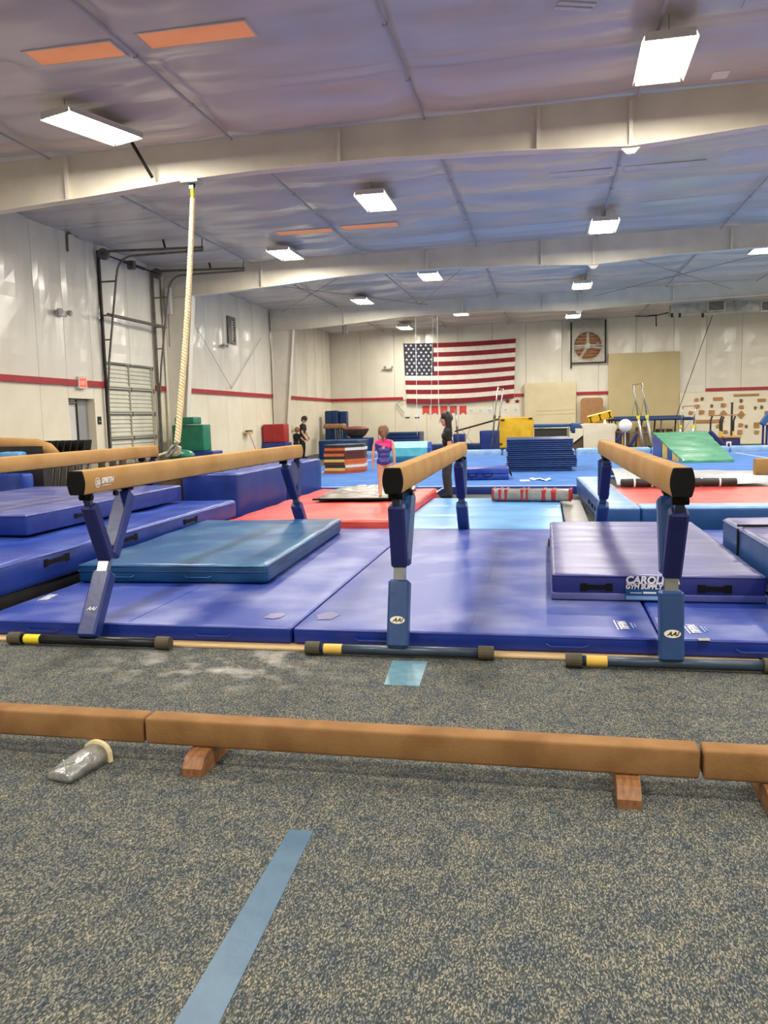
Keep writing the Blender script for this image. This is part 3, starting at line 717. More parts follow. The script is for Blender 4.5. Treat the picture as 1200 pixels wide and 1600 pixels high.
# duct-taped foam foot
t = empty('taped_foot_pad', (-1.995, 3.12, 0), -.2, 'foam pad wrapped in silver duct tape under the left low beam section', 'foot pad')
n = 10; g = G(); st = [(-.155, .062, .03), (-.15, .066, .042), (-.09, .064, .062), (.0, .066, .072), (.075, .066, .078)]
for y, w, h in st:
    g.v += [(w*math.cos(math.pi*k/n), y, .004+h*max(0, math.sin(math.pi*k/n))**.55) for k in range(n+1)]
for i in range(len(st)-1):
    for k in range(n): g.f.append((i*(n+1)+k, i*(n+1)+k+1, (i+1)*(n+1)+k+1, (i+1)*(n+1)+k))
    g.f.append((i*(n+1)+n, i*(n+1), (i+1)*(n+1), (i+1)*(n+1)+n))
g.f.append(tuple(range(n+1))[::-1]); g.f.append(tuple(range((len(st)-1)*(n+1), len(st)*(n+1))))
g.out('tape_wrap', 'duct_tape', t, local=True, smooth=True)
g = G(); vs = [(.076*math.cos(math.pi*k/n), y, .003+.092*max(0, math.sin(math.pi*k/n))**.6) for y in (.074, .094) for k in range(n+1)]
g.add(vs, [tuple(range(n+1))[::-1], tuple(range(n+1, 2*n+2))]+[(k, k+1, n+2+k, n+1+k) for k in range(n)]); g.out('foam_edge', 'foam_cream', t, local=True)
G().bar((-.05, -.15, .045), (.035, -.09, .068), .004, .002, ref=(0, 0, 1)).bar((.04, -.15, .045), (-.03, -.09, .069), .004, .002, ref=(0, 0, 1)).out('tape_fold', 'duct_tape', t, local=True)
# tape on the carpet and the pine strip below the mats
q = [P('z', 0, *p) for p in ((452, 1297), (490, 1299), (342, 1600), (272, 1600))]
dv = (q[3]-q[0])*.6
poly = [q[0], q[1], q[2]+(q[2]-q[1])*.6, q[3]+dv]
g = G().add([(p.x, p.y, .0) for p in poly]+[(p.x, p.y, .0025) for p in poly], [(3, 2, 1, 0), (4, 5, 6, 7)][::1]+[(0, 1, 5, 4), (1, 2, 6, 5), (2, 3, 7, 6), (3, 0, 4, 7)])
def fixn(o):
    bm = bmesh.new(); bm.from_mesh(o.data); bmesh.ops.recalc_face_normals(bm, faces=bm.faces); bm.to_mesh(o.data); bm.free(); return o
tag(fixn(g.out('adhesive_tape', 'tape_blue')), 'long strip of blue tape running towards the viewer', 'tape')
t = empty('adhesive_tape', (-.83, 4.62, 0), label='short teal tape patch before the middle beam support', cat='tape')
q = [P('z', 0, *p) for p in ((613, 1032), (668, 1034), (655, 1073), (600, 1070))]
def quadstrip(name, q, f0, f1, mat, par, h):
    a, b = q[0].lerp(q[1], f0), q[0].lerp(q[1], f1); c, d = q[3].lerp(q[2], f1), q[3].lerp(q[2], f0); poly = [a, b, c, d]
    return fixn(G().add([(p.x, p.y, 0) for p in poly]+[(p.x, p.y, h) for p in poly], [(3, 2, 1, 0), (4, 5, 6, 7), (0, 1, 5, 4), (1, 2, 6, 5), (2, 3, 7, 6), (3, 0, 4, 7)]).out(name, mat, par))
quadstrip('tape_strip', q, 0, .48, 'tape_teal', t, .002); quadstrip('tape_strip', q, .47, 1, 'tape_teal', t, .0028)
for k, (a, b) in enumerate(((-6.1, -3.7), (-3.69, -1.2), (-1.19, 1.25), (1.26, 3.7))):
    lab = ['out at the left edge', 'left of the middle beam', 'between the middle and right beams', 'at the right edge']
    tag(G().box(a, b, 4.99, 5.6, 0, .018, b=.004).out('pine_board', 'pine'), 'pale pine board under the mat edge '+lab[k], 'board', 'pine boards under the mats')
# ================================================================== MATS
def piping(name, x0, x1, y0, y1, z, mat, parent, r=.008, rc=.04):
    pts = []
    for cx, cy, a0 in ((x1-rc, y1-rc, 0), (x0+rc, y1-rc, 90), (x0+rc, y0+rc, 180), (x1-rc, y0+rc, 270)):
        for k in range(4): a = math.radians(a0+30*k); pts.append((cx+rc*math.cos(a), cy+rc*math.sin(a), z))
    pts.append(pts[0]); return G().tube(pts, r, 6, caps=False).out(name, mat, parent, smooth=True)
def handle(p, d, n, w, mat, parent, h=.035, r=.012):
    p, d, n = Vector(p), Vector(d), Vector(n)
    g = G().bar(p-d*w+n*.006, p+d*w+n*.006, h, .008, ref=(0, 0, 1))
    for s in (-1, 1): g.bar(p+d*(s*w)+n*.004-Vector((0, 0, h*.8)), p+d*(s*w)+n*.004+Vector((0, 0, h*.8)), .05, .008, ref=tuple(d))
    return g.out('handle', mat, parent)
def loop_handle(p, d, n, w, mat, parent):
    p, d, n = Vector(p), Vector(d), Vector(n); pts = [p-d*w, p-d*w*.8+n*.012-Vector((0, 0, .012)), p+d*w*.8+n*.012-Vector((0, 0, .012)), p+d*w]
    return G().tube(pts, .006, 6).out('handle', mat, parent)
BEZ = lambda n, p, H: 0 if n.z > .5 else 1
def mat_thing(name, box, r, mats, label, cat='mat', group=None, rz=0, step=.3, amp=.006, fx=1.5, fy=1.5, seed=0, puff=0, pipes=True, part='cover', pipe_mat=None):
    x0, x1, y0, y1, z0, z1 = box
    t = empty(name, ((x0+x1)/2, (y0+y1)/2, z0), rz, label, cat, group)
    cx, cy = (x0+x1)/2, (y0+y1)/2; hx, hy = (x1-x0)/2, (y1-y0)/2
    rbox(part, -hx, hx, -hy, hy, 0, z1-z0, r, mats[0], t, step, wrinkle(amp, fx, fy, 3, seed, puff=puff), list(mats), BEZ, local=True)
    if pipes:
        M0 = LOCS[t.name]
        sv = LOCS[t.name]; LOCS[t.name] = Matrix.Identity(4)
        piping('piping', -hx+.004, hx-.004, -hy+.004, hy-.004, (z1-z0)-r*.6, pipe_mat or mats[1], t, .007, max(r, .03))
        LOCS[t.name] = sv
    return t
MT = .13
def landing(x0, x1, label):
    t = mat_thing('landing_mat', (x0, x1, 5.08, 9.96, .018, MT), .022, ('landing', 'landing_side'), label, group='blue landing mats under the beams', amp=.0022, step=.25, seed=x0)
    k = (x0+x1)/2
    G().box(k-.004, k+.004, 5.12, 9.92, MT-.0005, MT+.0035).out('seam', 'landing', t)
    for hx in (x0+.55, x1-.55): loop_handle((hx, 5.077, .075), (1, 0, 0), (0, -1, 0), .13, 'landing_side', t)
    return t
m1 = landing(-4.05, -1.668, 'blue landing mat under the marked beam, front left of the row')
m2 = landing(-1.652, .678, 'blue landing mat under the middle beam, with worn spots')
m3 = landing(.694, 2.6, 'blue landing mat at the right, partly below the printed mauve mat')
def tiffin(t, px, py, xd, yd, s, sub=True):
    p = P('z', MT+.004, px, py); text('TIFFIN', s, 'white_print', t, p, xd, yd, sx=1.0, bold=.002, shear=.2)
    xd, yd = Vector(xd).normalized(), Vector(yd).normalized()
    G().bar(p+yd*s*.92, p+yd*s*.92+xd*s*3.2, s*.1, .001, ref=tuple(yd)).out('lettering_bar', 'white_print', t)
    if sub: G().bar(p-yd*s*.4+xd*s*.6, p-yd*s*.4+xd*s*2.4, s*.12, .001, ref=tuple(yd)).bar(p-yd*s*.65+xd*s*.9, p-yd*s*.65+xd*s*2.2, s*.08, .001, ref=tuple(yd)).out('small_print', 'frame_blue', t)
tiffin(m1, 72, 938, (-.15, 1, 0), (-1, -.15, 0), .075, False)
tiffin(m2, 984, 984, (-.05, 1, 0), (-1, -.05, 0), .075)
tiffin(m3, 1097, 990, (-.05, 1, 0), (-1, -.05, 0), .075)
G().add([tuple(P('z', MT+.004, *p)) for p in ((1090, 997), (1108, 997), (1110, 1001), (1092, 1001))], [(3, 2, 1, 0)]).out('care_label', 'grey_vinyl', m3)
for (px, py, rr) in ((430, 962, .07), (513, 962, .08)):
    p = P('z', MT+.004, px, py); tgt = m1 if px < 457 else m2
    vs = [(p.x, p.y, p.z)]+[(p.x+rr*(.7+.5*random.random())*math.cos(a*math.pi/7), p.y+1.6*rr*(.7+.5*random.random())*math.sin(a*math.pi/7), p.z) for a in range(14)]
    mk('worn_spot', vs, [(0, 1+k, 1+(k+1) % 14) for k in range(14)], 'mauve', tgt)
# teal mat on the left landing mat (slightly turned)
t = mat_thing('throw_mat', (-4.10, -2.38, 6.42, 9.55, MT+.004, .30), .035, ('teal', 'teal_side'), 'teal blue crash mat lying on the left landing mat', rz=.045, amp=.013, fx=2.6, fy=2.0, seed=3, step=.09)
R = Matrix.Rotation(.045, 3, 'Z'); cc = Vector((-3.24, 7.985, 0))
for lx in (-.45, .25):
    loop_handle(cc+R @ Vector((lx, -1.57, .2)), R @ Vector((1, 0, 0)), R @ Vector((0, -1, 0)), .12, 'teal', t)
sv = LOCS[t.name]; LOCS[t.name] = Matrix.Identity(4)
piping('zip', -.862, .862, -1.567, 1.567, .10, 'navy', t, .006, .03); LOCS[t.name] = sv
# printed mauve mat on the right
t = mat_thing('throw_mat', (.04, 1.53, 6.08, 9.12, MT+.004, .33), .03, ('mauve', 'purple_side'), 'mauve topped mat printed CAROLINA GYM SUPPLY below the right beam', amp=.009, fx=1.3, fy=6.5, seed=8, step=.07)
rbox('base_band', .035, 1.535, 6.075, 9.125, MT+.006, MT+.06, .01, 'purple', t, step=.5)
for hx in (.36, 1.18): handle((hx, 6.072, .235), (1, 0, 0), (0, -1, 0), .09, 'black_cap', t)
handle((.03, 8.3, .22), (0, 1, 0), (-1, 0, 0), .09, 'black_cap', t)
G().box(.565, .80, 6.0705, 6.074, .142, .225).out('sewn_label', 'teal', t)
G().box(.57, .795, 6.069, 6.0705, .148, .175).out('sewn_label', 'frame_blue', t)
text('CAROLINA', .075, 'white_print', t, (.565, 6.072, .268), (1, 0, 0), (0, 0, 1), shear=.15, bold=.003)
text('GYM SUPPLY', .045, 'white_print', t, (.565, 6.072, .228), (1, 0, 0), (0, 0, 1), shear=.15, bold=.002)
G().box(.57, .92, 6.0705, 6.0715, .263, .267).out('lettering_bar', 'white_print', t)
G().box(.60, .68, 6.0685, 6.0705, .195, .2).box(.69, .78, 6.0685, 6.0705, .193, .206).out('small_print', 'white_print', t)
# thick mauve mat at the right edge
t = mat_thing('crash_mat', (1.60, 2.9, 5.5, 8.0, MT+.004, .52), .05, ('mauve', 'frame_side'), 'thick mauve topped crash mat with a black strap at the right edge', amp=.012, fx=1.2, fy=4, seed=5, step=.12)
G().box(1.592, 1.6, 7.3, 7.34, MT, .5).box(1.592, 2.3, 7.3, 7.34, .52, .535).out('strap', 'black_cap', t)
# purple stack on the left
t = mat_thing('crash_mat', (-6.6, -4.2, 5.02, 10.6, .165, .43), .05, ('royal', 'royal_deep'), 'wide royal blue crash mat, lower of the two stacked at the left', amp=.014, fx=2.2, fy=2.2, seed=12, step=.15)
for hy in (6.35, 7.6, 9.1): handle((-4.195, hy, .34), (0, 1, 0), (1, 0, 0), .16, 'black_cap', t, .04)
rbox('gap_shade_fill', -6.5, -4.26, 5.62, 10.5, 0, .165, .02, 'black_foam', t, step=.6)  # black inset base stands in for the shaded gap under the mat
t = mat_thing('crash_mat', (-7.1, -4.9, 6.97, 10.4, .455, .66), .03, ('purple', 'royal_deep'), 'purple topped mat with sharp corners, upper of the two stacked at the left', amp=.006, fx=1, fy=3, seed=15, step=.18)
for hy in (7.9, 8.7): handle((-4.895, hy, .55), (0, 1, 0), (1, 0, 0), .09, 'black_cap', t, .03)
# tall foam pit blocks
t = mat_thing('pit_block', (-5.3, -4.42, 11.25, 13.55, 0, .755), .05, ('royal', 'royal_deep'), 'tall blue foam block behind the marked beam, nearer one', amp=.016, fx=2, fy=2, seed=21, step=.14)
t = mat_thing('pit_block', (-5.3, -4.42, 13.62, 15.8, 0, .745), .05, ('royal', 'royal_deep'), 'tall blue foam block behind the marked beam, farther one before the boys', amp=.02, fx=2.5, fy=2.5, seed=22, step=.14)
# red mat, silver cover, light blue mat, grey strip
t = mat_thing('red_mat', (-4.17, -1.95, 10.12, 14.85, 0, .215), .05, ('red_mat', 'red_mat'), 'big red vinyl mat under the standing girl', amp=.016, fx=1.8, fy=1.8, seed=30, step=.14)
t = empty('cover_sheet', (-2.95, 13.6, .255), .05, 'crumpled silver and black cover sheet lying on the red mat', 'cover')
vs, fs = [], []; n = 30
for j in range(n+1):
    for i in range(n+1):
        u, v = i/n*2-1, j/n*2-1
        k = 1-.12*(u*u*v*v)
        z = .01+.045*abs(noise.noise((u*3, v*4, 2)))*(.3+.7*(v+1)/2)+.02*abs(noise.noise((u*8, v*9, 3)))*(v > -.3)
        vs.append((u*.72*k, v*1.25*k, z))
for j in range(n):
    for i in range(n): a = j*(n+1)+i; fs.append((a, a+1, a+n+2, a+n+1))
mk('sheet', vs, fs, 'silver_cover', t, smooth=True, local=True)
rbox('black_edge', -.72, .72, -1.28, -1.2, -.005, .022, .008, 'black_cap', t, step=.3, local=True); rbox('black_base', -.70, .70, -1.2, 1.1, -.008, .006, .004, 'black_foam', t, step=.5, local=True)
t = empty('panel_mat', (-.75, 12.15, 0), label='light blue folding panel mat between the red mat and grey strip', cat='mat')
for k in range(3):
    rbox('panel', -1.93, .22, 10.2+1.3*k, 10.2+1.3*(k+1)-.004, 0, .10, .012, 'sky_mat', t, step=.3, disp=wrinkle(.002, 1.5, 1.5, 1, k))
t = empty('grey_panel', (.5, 12.3, 0), label='glossy grey panel on the floor beside the light blue mat', cat='panel')
rbox('panel', .25, .57, 10.4, 14.2, 0, .05, .01, 'grey_vinyl', t, step=.3)
# red and grey rolled mat
t = empty('rolled_mat', (-.23, 13.55, .112), -.10, 'grey mat bundle with red stripes lying across the light blue mat', 'mat')
rbox('roll', -.64, .64, -.16, .16, 0, .19, .06, 'grey_vinyl', t, step=.08, local=True, disp=wrinkle(.008, 4, 4, 4, 2))
for a, b in ((-.53, -.48), (-.43, -.38), (-.17, -.12), (-.08, -.05), (.16, .25), (.30, .42), (-.64, -.61), (.60, .645)):
    rbox('red_stripe', a, b, -.172, .172, -.001, .202, .065, 'red_block', t, step=.1, local=True)
# ================================================================== PIT TRAMPOLINE WITH FRAME PADS
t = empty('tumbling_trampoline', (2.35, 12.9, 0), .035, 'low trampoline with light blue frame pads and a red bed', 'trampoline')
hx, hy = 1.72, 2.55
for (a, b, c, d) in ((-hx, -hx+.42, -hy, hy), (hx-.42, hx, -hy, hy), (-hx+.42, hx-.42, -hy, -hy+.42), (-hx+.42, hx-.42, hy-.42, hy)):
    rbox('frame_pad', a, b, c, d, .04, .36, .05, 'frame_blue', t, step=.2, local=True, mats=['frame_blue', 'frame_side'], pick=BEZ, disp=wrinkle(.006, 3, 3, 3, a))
rbox('bed', -hx+.4, hx-.4, -hy+.4, .4, .27, .345, .01, 'red_mat', t, step=.4, local=True)
rbox('bed_far', -hx+.4, hx-.4, .4, hy-.4, .27, .345, .01, 'grey_vinyl', t, step=.4, local=True)
for k in range(3): handle(LOCS[t.name] @ Vector((-hx-.002, -1.2+.5*k, .18)), LOCS[t.name].to_3x3() @ Vector((0, 1, 0)), LOCS[t.name].to_3x3() @ Vector((-1, 0, 0)), .09, 'black_cap', t)
t = empty('rolled_cover', (1.95, 13.05, .36), .02, 'black roll with white ties lying on the trampoline bed', 'roll')
G().tube([(-.82, 0, .07), (-.3, .02, .072), (.3, -.01, .072), (.86, 0, .07)], [.062, .066, .066, .062], 12).out('roll', 'black_foam', t, local=True, smooth=True)
for x in (-.62, -.36, -.12, .1, .36, .62): G().tube([(x-.012, 0, .071), (x+.012, 0, .071)], .071, 12).out('tie', 'white_print', t, local=True)
t = empty('cover_sheet', (2.2, 14.3, .36), .03, 'pale grey padded cover folded over the back of the trampoline', 'cover')
vs, fs = [], []
for j in range(15):
    for i in range(25):
        u, v = i/24*2-1, j/14
        z = .03+.16*math.sin(math.pi*min(1, v*1.1))**.7*(1-.25*u)+.02*noise.noise((u*3, v*3, 7)); vs.append((u*1.15, -1.1+2.1*v, max(.012, z)))
for j in range(14):
    for i in range(24): a = j*25+i; fs.append((a, a+1, a+26, a+25))
mk('sheet', vs, fs, 'grey_cover', t, smooth=True, local=True)
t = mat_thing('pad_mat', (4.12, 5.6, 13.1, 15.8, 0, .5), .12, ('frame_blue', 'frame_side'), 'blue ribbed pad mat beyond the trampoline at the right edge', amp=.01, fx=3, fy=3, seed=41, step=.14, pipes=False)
# ================================================================== SPRING FLOOR
sf = empty('spring_deck', (.7, 22, 0), label='large blue carpeted spring floor filling the back of the gym', cat='sports floor')
rbox('deck', -6.5, 8.4, 15.85, 28.6, 0, .15, .015, 'floor_blue', sf, step=2, mats=['floor_blue', 'royal_deep'], pick=BEZ)
def line(p, q, w=.05): return G().bar((p[0], p[1], .1505), (q[0], q[1], .1505), w, .003, ref=(-(q[1]-p[1]), q[0]-p[0], 0)).out('white_line', 'white_print', sf)
line((-6.0, 16.0), (8.2, 15.95), .06); line((-5.75, 16.0), (-5.75, 28.3)); line((6.5, 16.2), (6.0, 28.3)); line((-5.75, 28.2), (8, 28.2))
for k in range(6):
    a = -6.4+2.46*k; rbox('edge_roll', a, a+2.44, 28.35, 28.75, .0, .36, .1, 'frame_blue', sf, step=.6)
g = G().tube([P('z', .17, 682, 769), P('z', .17, 688, 765), P('y', 15.84, 694, 762)], .012, 6); tag(g.out('white_strap', 'white_print'), 'white strap end hanging at the spring floor edge', 'strap')
# dark blue stacked panel mats
sx0, sx1, sy0 = -1.0, .58, 20.0
def folded(name, x0, x1, y0, y1, z0, z1, mat, label, group, rz=0):
    t = empty(name, ((x0+x1)/2, (y0+y1)/2, z0), rz, label, 'mat', group); h = (z1-z0)/2
    for k in range(2):
        rbox('panel', -(x1-x0)/2, (x1-x0)/2, -(y1-y0)/2, (y1-y0)/2, h*k+.002, h*(k+1)-.002, min(.02, h*.4), mat, t, step=.5, local=True)
    return t
for k in range(8):
    o = random.uniform(-.03, .03)
    folded('folding_mat', sx0+o, sx1+o+(.08 if k in (1, 2, 3) else 0), sy0+abs(o), sy0+2.2+abs(o), .152+.098*k, .152+.098*k+.096, 'navy', 'dark blue folding mat, %s from the bottom of the tall stack' % (ORD[k] if k else 'lowest'), 'dark blue mats in the tall stack', .05)
t = folded('folding_mat', -1.72, -.80, 17.45, 18.3, .152, .40, 'royal', 'small blue folding mat with black handles before the tall dark stack', None, .06)
for (x, y, d, n) in ((-1.55, 17.42, (1, 0, 0), (0, -1, 0)), (-1.22, 17.43, (1, 0, 0), (0, -1, 0)), (-.77, 17.7, (0, 1, 0), (1, 0, 0)), (-.79, 18.05, (0, 1, 0), (1, 0, 0))):
    p, d, n = Vector((x, y, .30)), Vector(d), Vector(n)
    G().tube([p-d*.1, p-d*.09+n*.03-Vector((0, 0, .05)), p+n*.04-Vector((0, 0, .08)), p+d*.09+n*.03-Vector((0, 0, .05)), p+d*.1], .013, 6).out('handle', 'black_cap', t)
for k, (px, py, rz) in enumerate(((820, 751, .1), (836, 749, -.1), (852, 750.5, .1))):
    p = P('z', .152, px, py); t = empty('paper_sheet', p, rz, ['leftmost white sheet lying on the blue floor', 'middle curled white sheet lying on the blue floor', 'rightmost white sheet lying on the blue floor'][k], 'paper', 'sheets on the blue floor')
    vs = [(x*.1, y*.2, .003+.02*k*abs(x)) for y in (-1, 0, 1) for x in (-1, 0, 1)]
    mk('sheet', vs, [(a, a+1, a+4, a+3) for a in (0, 1, 3, 4)], 'paper', t, local=True)
# colourful hexagonal slabs
cols = ['brick_foam', 'yellow_foam', 'black_foam', 'brown_foam', 'yellow_foam', 'black_foam', 'orange_foam', 'brown_foam', 'orange_foam', 'black_foam']
cols2 = ['brick_foam', 'orange_foam', 'white_foam', 'orange_foam', 'orange_foam', 'brown_foam', 'brown_foam', 'brown_foam', 'white_foam', 'black_foam']
nmz = {'brick_foam': 'brick red', 'yellow_foam': 'yellow', 'black_foam': 'black', 'brown_foam': 'brown', 'orange_foam': 'orange'}
zz = .152
for k in range(10):
    h = .072
    t = empty('foam_slab', (-5.1+.012*(k % 3), 20.6, zz), 0, '%s foam slab, %s from the bottom of the striped stack' % (nmz[cols[k]], ORD[k] if k else 'lowest'), 'foam slab', 'striped stack of foam slabs')
    g = G().prism([(-.48, .05), (-.42, -.62), (.12, -.66), (.12, .62), (-.3, .62)], 'z', 0, h-.003); g.out('half', cols[k], t, local=True)
    G().prism([(.122, -.66), (.50, -.05), (.46, .45), (.122, .62)], 'z', 0, h-.003).out('half', cols2[k], t, local=True)
    zz += h
# aqua octagon tumbler
t = empty('octagon_tumbler', (-4.2, 25.2, .15), .05, 'aqua foam octagon roller on the blue floor left of the woman', 'foam roller')
n = 8; rad = .34; prof = [(rad*math.cos(math.pi*(2*k+1)/8), rad*.924+rad*math.sin(math.pi*(2*k+1)/8)) for k in range(8)]
for k in range(8):
    (a, b), (c, d) = prof[k], prof[(k+1) % 8]; mx_, mz_ = 0, rad*.924
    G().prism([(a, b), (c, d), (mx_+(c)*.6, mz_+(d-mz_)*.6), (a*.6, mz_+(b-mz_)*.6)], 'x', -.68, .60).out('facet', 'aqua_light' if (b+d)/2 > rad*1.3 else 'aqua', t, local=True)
G().prism([(a*.92, rad*.924+(b-rad*.924)*.92) for a, b in prof], 'x', .60, .70).out('end_pad', 'royal', t, local=True)
G().prism([(a*.6, rad*.924+(b-rad*.924)*.6) for a, b in prof], 'x', -.66, .59).out('core', 'aqua', t, local=True)
# green wedge
a, b, c, d = (3.55, 22.7), (4.87, 22.95), (5.0, 27.6), (3.35, 27.4)
t = empty('wedge_mat', (4.1, 25, .15), label='shiny green incline wedge with yellow and blue side stripes', cat='wedge')
n, m_ = 14, 24; vs = []; fs = []
zf, zb = .06, .72
for j in range(m_+1):
    v = j/m_
    for i in range(n+1):
        u = i/n; p = Vector(a).lerp(Vector(b), u).lerp(Vector(d).lerp(Vector(c), u), v)
        vs.append((p.x, p.y, .152+zf+(zb-zf)*v+.03*noise.noise((u*2.5, v*9+u*2, 3))))
nb = len(vs)
for j in range(m_+1):
    v = j/m_
    for i in range(n+1):
        q = vs[j*(n+1)+i]; vs.append((q[0], q[1], .152))
for j in range(m_):
    for i in range(n): k = j*(n+1)+i; fs.append((k, k+1, k+n+2, k+n+1)); fs.append((nb+k, nb+k+n+1, nb+k+n+2, nb+k+1))
for i in range(n): fs.append((i+1, i, nb+i, nb+i+1)); k = m_*(n+1)+i; fs.append((k, k+1, nb+k+1, nb+k))
for j in range(m_): k = j*(n+1); fs.append((k, k+n+1, nb+k+n+1, nb+k)); k += n; fs.append((k+n+1, k, nb+k, nb+k+n+1))
mk('cover', vs, fs, 'green_mat', t, smooth=False)
for (v0, v1, mm) in ((.10, .3, 'yellow_vinyl'), (.34, .44, 'royal_deep'), (.46, .62, 'yellow_vinyl'), (.66, .97, 'royal_deep')):
    q0, q1 = Vector(a).lerp(Vector(d), v0), Vector(a).lerp(Vector(d), v1)
    G().add([(q0.x-.012, q0.y, .155), (q1.x-.012, q1.y, .155), (q1.x-.012, q1.y, .152+zf+(zb-zf)*v1-.03), (q0.x-.012, q0.y, .152+zf+(zb-zf)*v0-.03)], [(0, 1, 2, 3)]).out('side_stripe', mm, t)
# ================================================================== LEFT SIDE CLUTTER
def block(name, box, r, mat, label, cat='foam block', amp=.008, group=None, rz=0, step=.14, mats=None):
    return mat_thing(name, box, r, mats or (mat, mat), label, cat, group, rz, step, amp, 2.5, 2.5, box[0], pipes=True)
block('foam_block', (-9.62, -8.74, 20.0, 20.5, .77, 1.46), .03, 'green_dark', 'dark green foam block standing on a blue one by the rope', rz=0)
block('foam_block', (-9.50, -8.97, 19.95, 20.45, 1.47, 1.66), .03, 'green_dark', 'flat green foam block on top of the taller green one')
block('foam_block', (-9.55, -8.45, 19.9, 20.55, 0, .765), .03, 'royal_deep', 'dark blue foam block below the green ones')
block('foam_block', (-9.56, -9.1-.04, 28.0, 28.6, .74, 1.41), .03, 'red_block', 'x') if False else None
block('foam_block', (-10.0, -9.2, 28.1, 28.7, .745, 1.40), .03, 'red_block', 'dark red foam block stacked near the left wall')
block('foam_block', (-10.0, -9.13, 28.05, 28.75, 0, .74), .03, 'royal_deep', 'dark blue foam block below the red one')
FX = P('y', 31.7, 453, 674).x
t = empty('pedestal_fan', (FX, 31.7, 0), label='grey round floor fan behind the red foam block', cat='fan')
g = G()
for rr in (.05, .11, .17, .22): g.tube([(FX+rr*math.cos(a*math.pi/10), 31.7, 1.1+rr*math.sin(a*math.pi/10)) for a in range(21)], .006, 5, caps=False)
for k in range(12): a = k*math.pi/6; g.tube([(FX+.03*math.cos(a), 31.7, 1.1+.03*math.sin(a)), (FX+.22*math.cos(a), 31.7, 1.1+.22*math.sin(a))], .003, 4)
g.out('guard', 'fan_metal', t)
for k in range(3): a = k*2.1; G().bar((FX, 31.73, 1.1), (FX+.18*math.cos(a), 31.73, 1.1+.18*math.sin(a)), .09, .006, ref=(-math.sin(a), .5, math.cos(a))).out('blade', 'fan_metal', t)
G().tube([(FX, 31.75, 0), (FX, 31.75, 1.1)], .015, 8).tube([(FX, 31.75, 0), (FX, 31.75, .03)], .16, 16).out('stand', 'iron', t)
t = empty('push_broom', (-9.75, 26.6, 0), label='push broom leaning head up against the left wall', cat='broom')
G().tube([(-9.45, 26.4, 0), (-9.92, 26.5, 1.12)], .013, 8).out('handle', 'tan_wood', t); G().box(-9.99, -9.85, 26.28, 26.72, 1.10, 1.17, b=.01).out('head', 'pine', t); G().box(-9.98, -9.87, 26.29, 26.71, 1.17, 1.22).out('bristles', 'box_brown', t)
t = empty('oval_paddle', (-9.93, 36.9, 0), label='grey oval paddle shape leaning on the wall near the corner', cat='paddle')
vs = []; n = 20
for h in (0, .03): vs += [(-9.95+h+.12*(.6-(.62+.42*math.sin(2*math.pi*k/n)))*.3, 36.9+.16*math.cos(2*math.pi*k/n), .62+.42*math.sin(2*math.pi*k/n)) for k in range(n)]
mk('blade', vs, [tuple(range(n))[::-1], tuple(range(n, 2*n))]+[(k, (k+1) % n, n+(k+1) % n, n+k) for k in range(n)], 'grey_vinyl', t)
G().tube([(-9.9, 36.9, 0), (-9.92, 36.9, .25)], .015, 8).out('handle', 'iron', t)
# corner pile: upright navy mats, mini trampoline, dome, blocks
t = mat_thing('upright_mat', (-9.80, -9.22, 35.9, 36.3, 0, 1.92), .04, ('navy', 'navy'), 'navy mat standing upright in the far left corner, left of two', amp=.012, seed=51, step=.2, pipes=False)
rbox('fold', -9.79, -9.5, 35.82, 35.9, .02, 1.88, .03, 'navy', t, step=.3)
t = mat_thing('upright_mat', (-9.20, -8.85, 36.1, 36.5, 0, 1.88), .04, ('navy', 'navy'), 'navy mat standing upright in the far left corner, right of two', amp=.012, seed=52, step=.2, pipes=False)
t = empty('mini_trampoline', (-9.1, 35.0, 0), label='tan padded mini trampoline table in front of the upright navy mats', cat='trampoline')
rbox('pad', -9.58, -8.66, 34.7, 35.4, 1.12, 1.33, .08, 'tan_wood', t, step=.1, disp=wrinkle(.02, 5, 5, 5, 3))
for x in (-9.05, -8.85):
    for y in (34.85, 35.25): G().tube([(x, y, 0), (x, y, 1.14)], .022, 8).out('leg', 'chrome', t)
t = empty('dome_bag', (-7.92, 34.0, .73), label='brown dome shaped bag with a reddish top on the blue block', cat='bag')
g = G(); n = 20; st = [(.02, .02), (.25, .0), (.40, .10), (.52, .28), (.55, .36)]
g.v = []
for rr, z in st: g.v += [(-7.92+rr*math.cos(2*math.pi*k/n), 34.0+.8*rr*math.sin(2*math.pi*k/n), .735+z) for k in range(n)]
for i in range(len(st)-1): g.f += [(i*n+k, i*n+(k+1) % n, (i+1)*n+(k+1) % n, (i+1)*n+k) for k in range(n)]
g.f.append(tuple(range(n))[::-1]); g.f.append(tuple(range((len(st)-1)*n, len(st)*n))); g.m = [0]*len(g.f); g.out('bowl', 'dome_dark', t, smooth=False)
g = G(); g.sphere((-7.92, 34, 1.095), .55, 20, sc=(1, .8, .22)); g.out('top', 'dome_red', t, smooth=True)
block('foam_block', (-8.5, -7.3, 33.4, 34.6, 0, .73), .04, 'navy', 'dark block carrying the brown dome bag')
block('foam_block', (-8.62, -7.02, 30.5, 32.2, 0, .72), .05, 'royal', 'large blue foam block behind the striped slab stack', mats=('teal', 'navy'))
for k in range(3):
    folded('folding_mat', -7.2, -5.55, 36.2, 37.6, .004+.295*k, .295*(k+1), 'royal_deep' if k < 2 else 'navy', ['lowest', 'middle', 'topmost'][k]+' long blue mat stacked along the far wall behind the girl', 'long blue mats by the far wall')
t = empty('chair', (-7.45, 37.5, 0), label='black chair back peeping over the mats by the far wall', cat='chair')
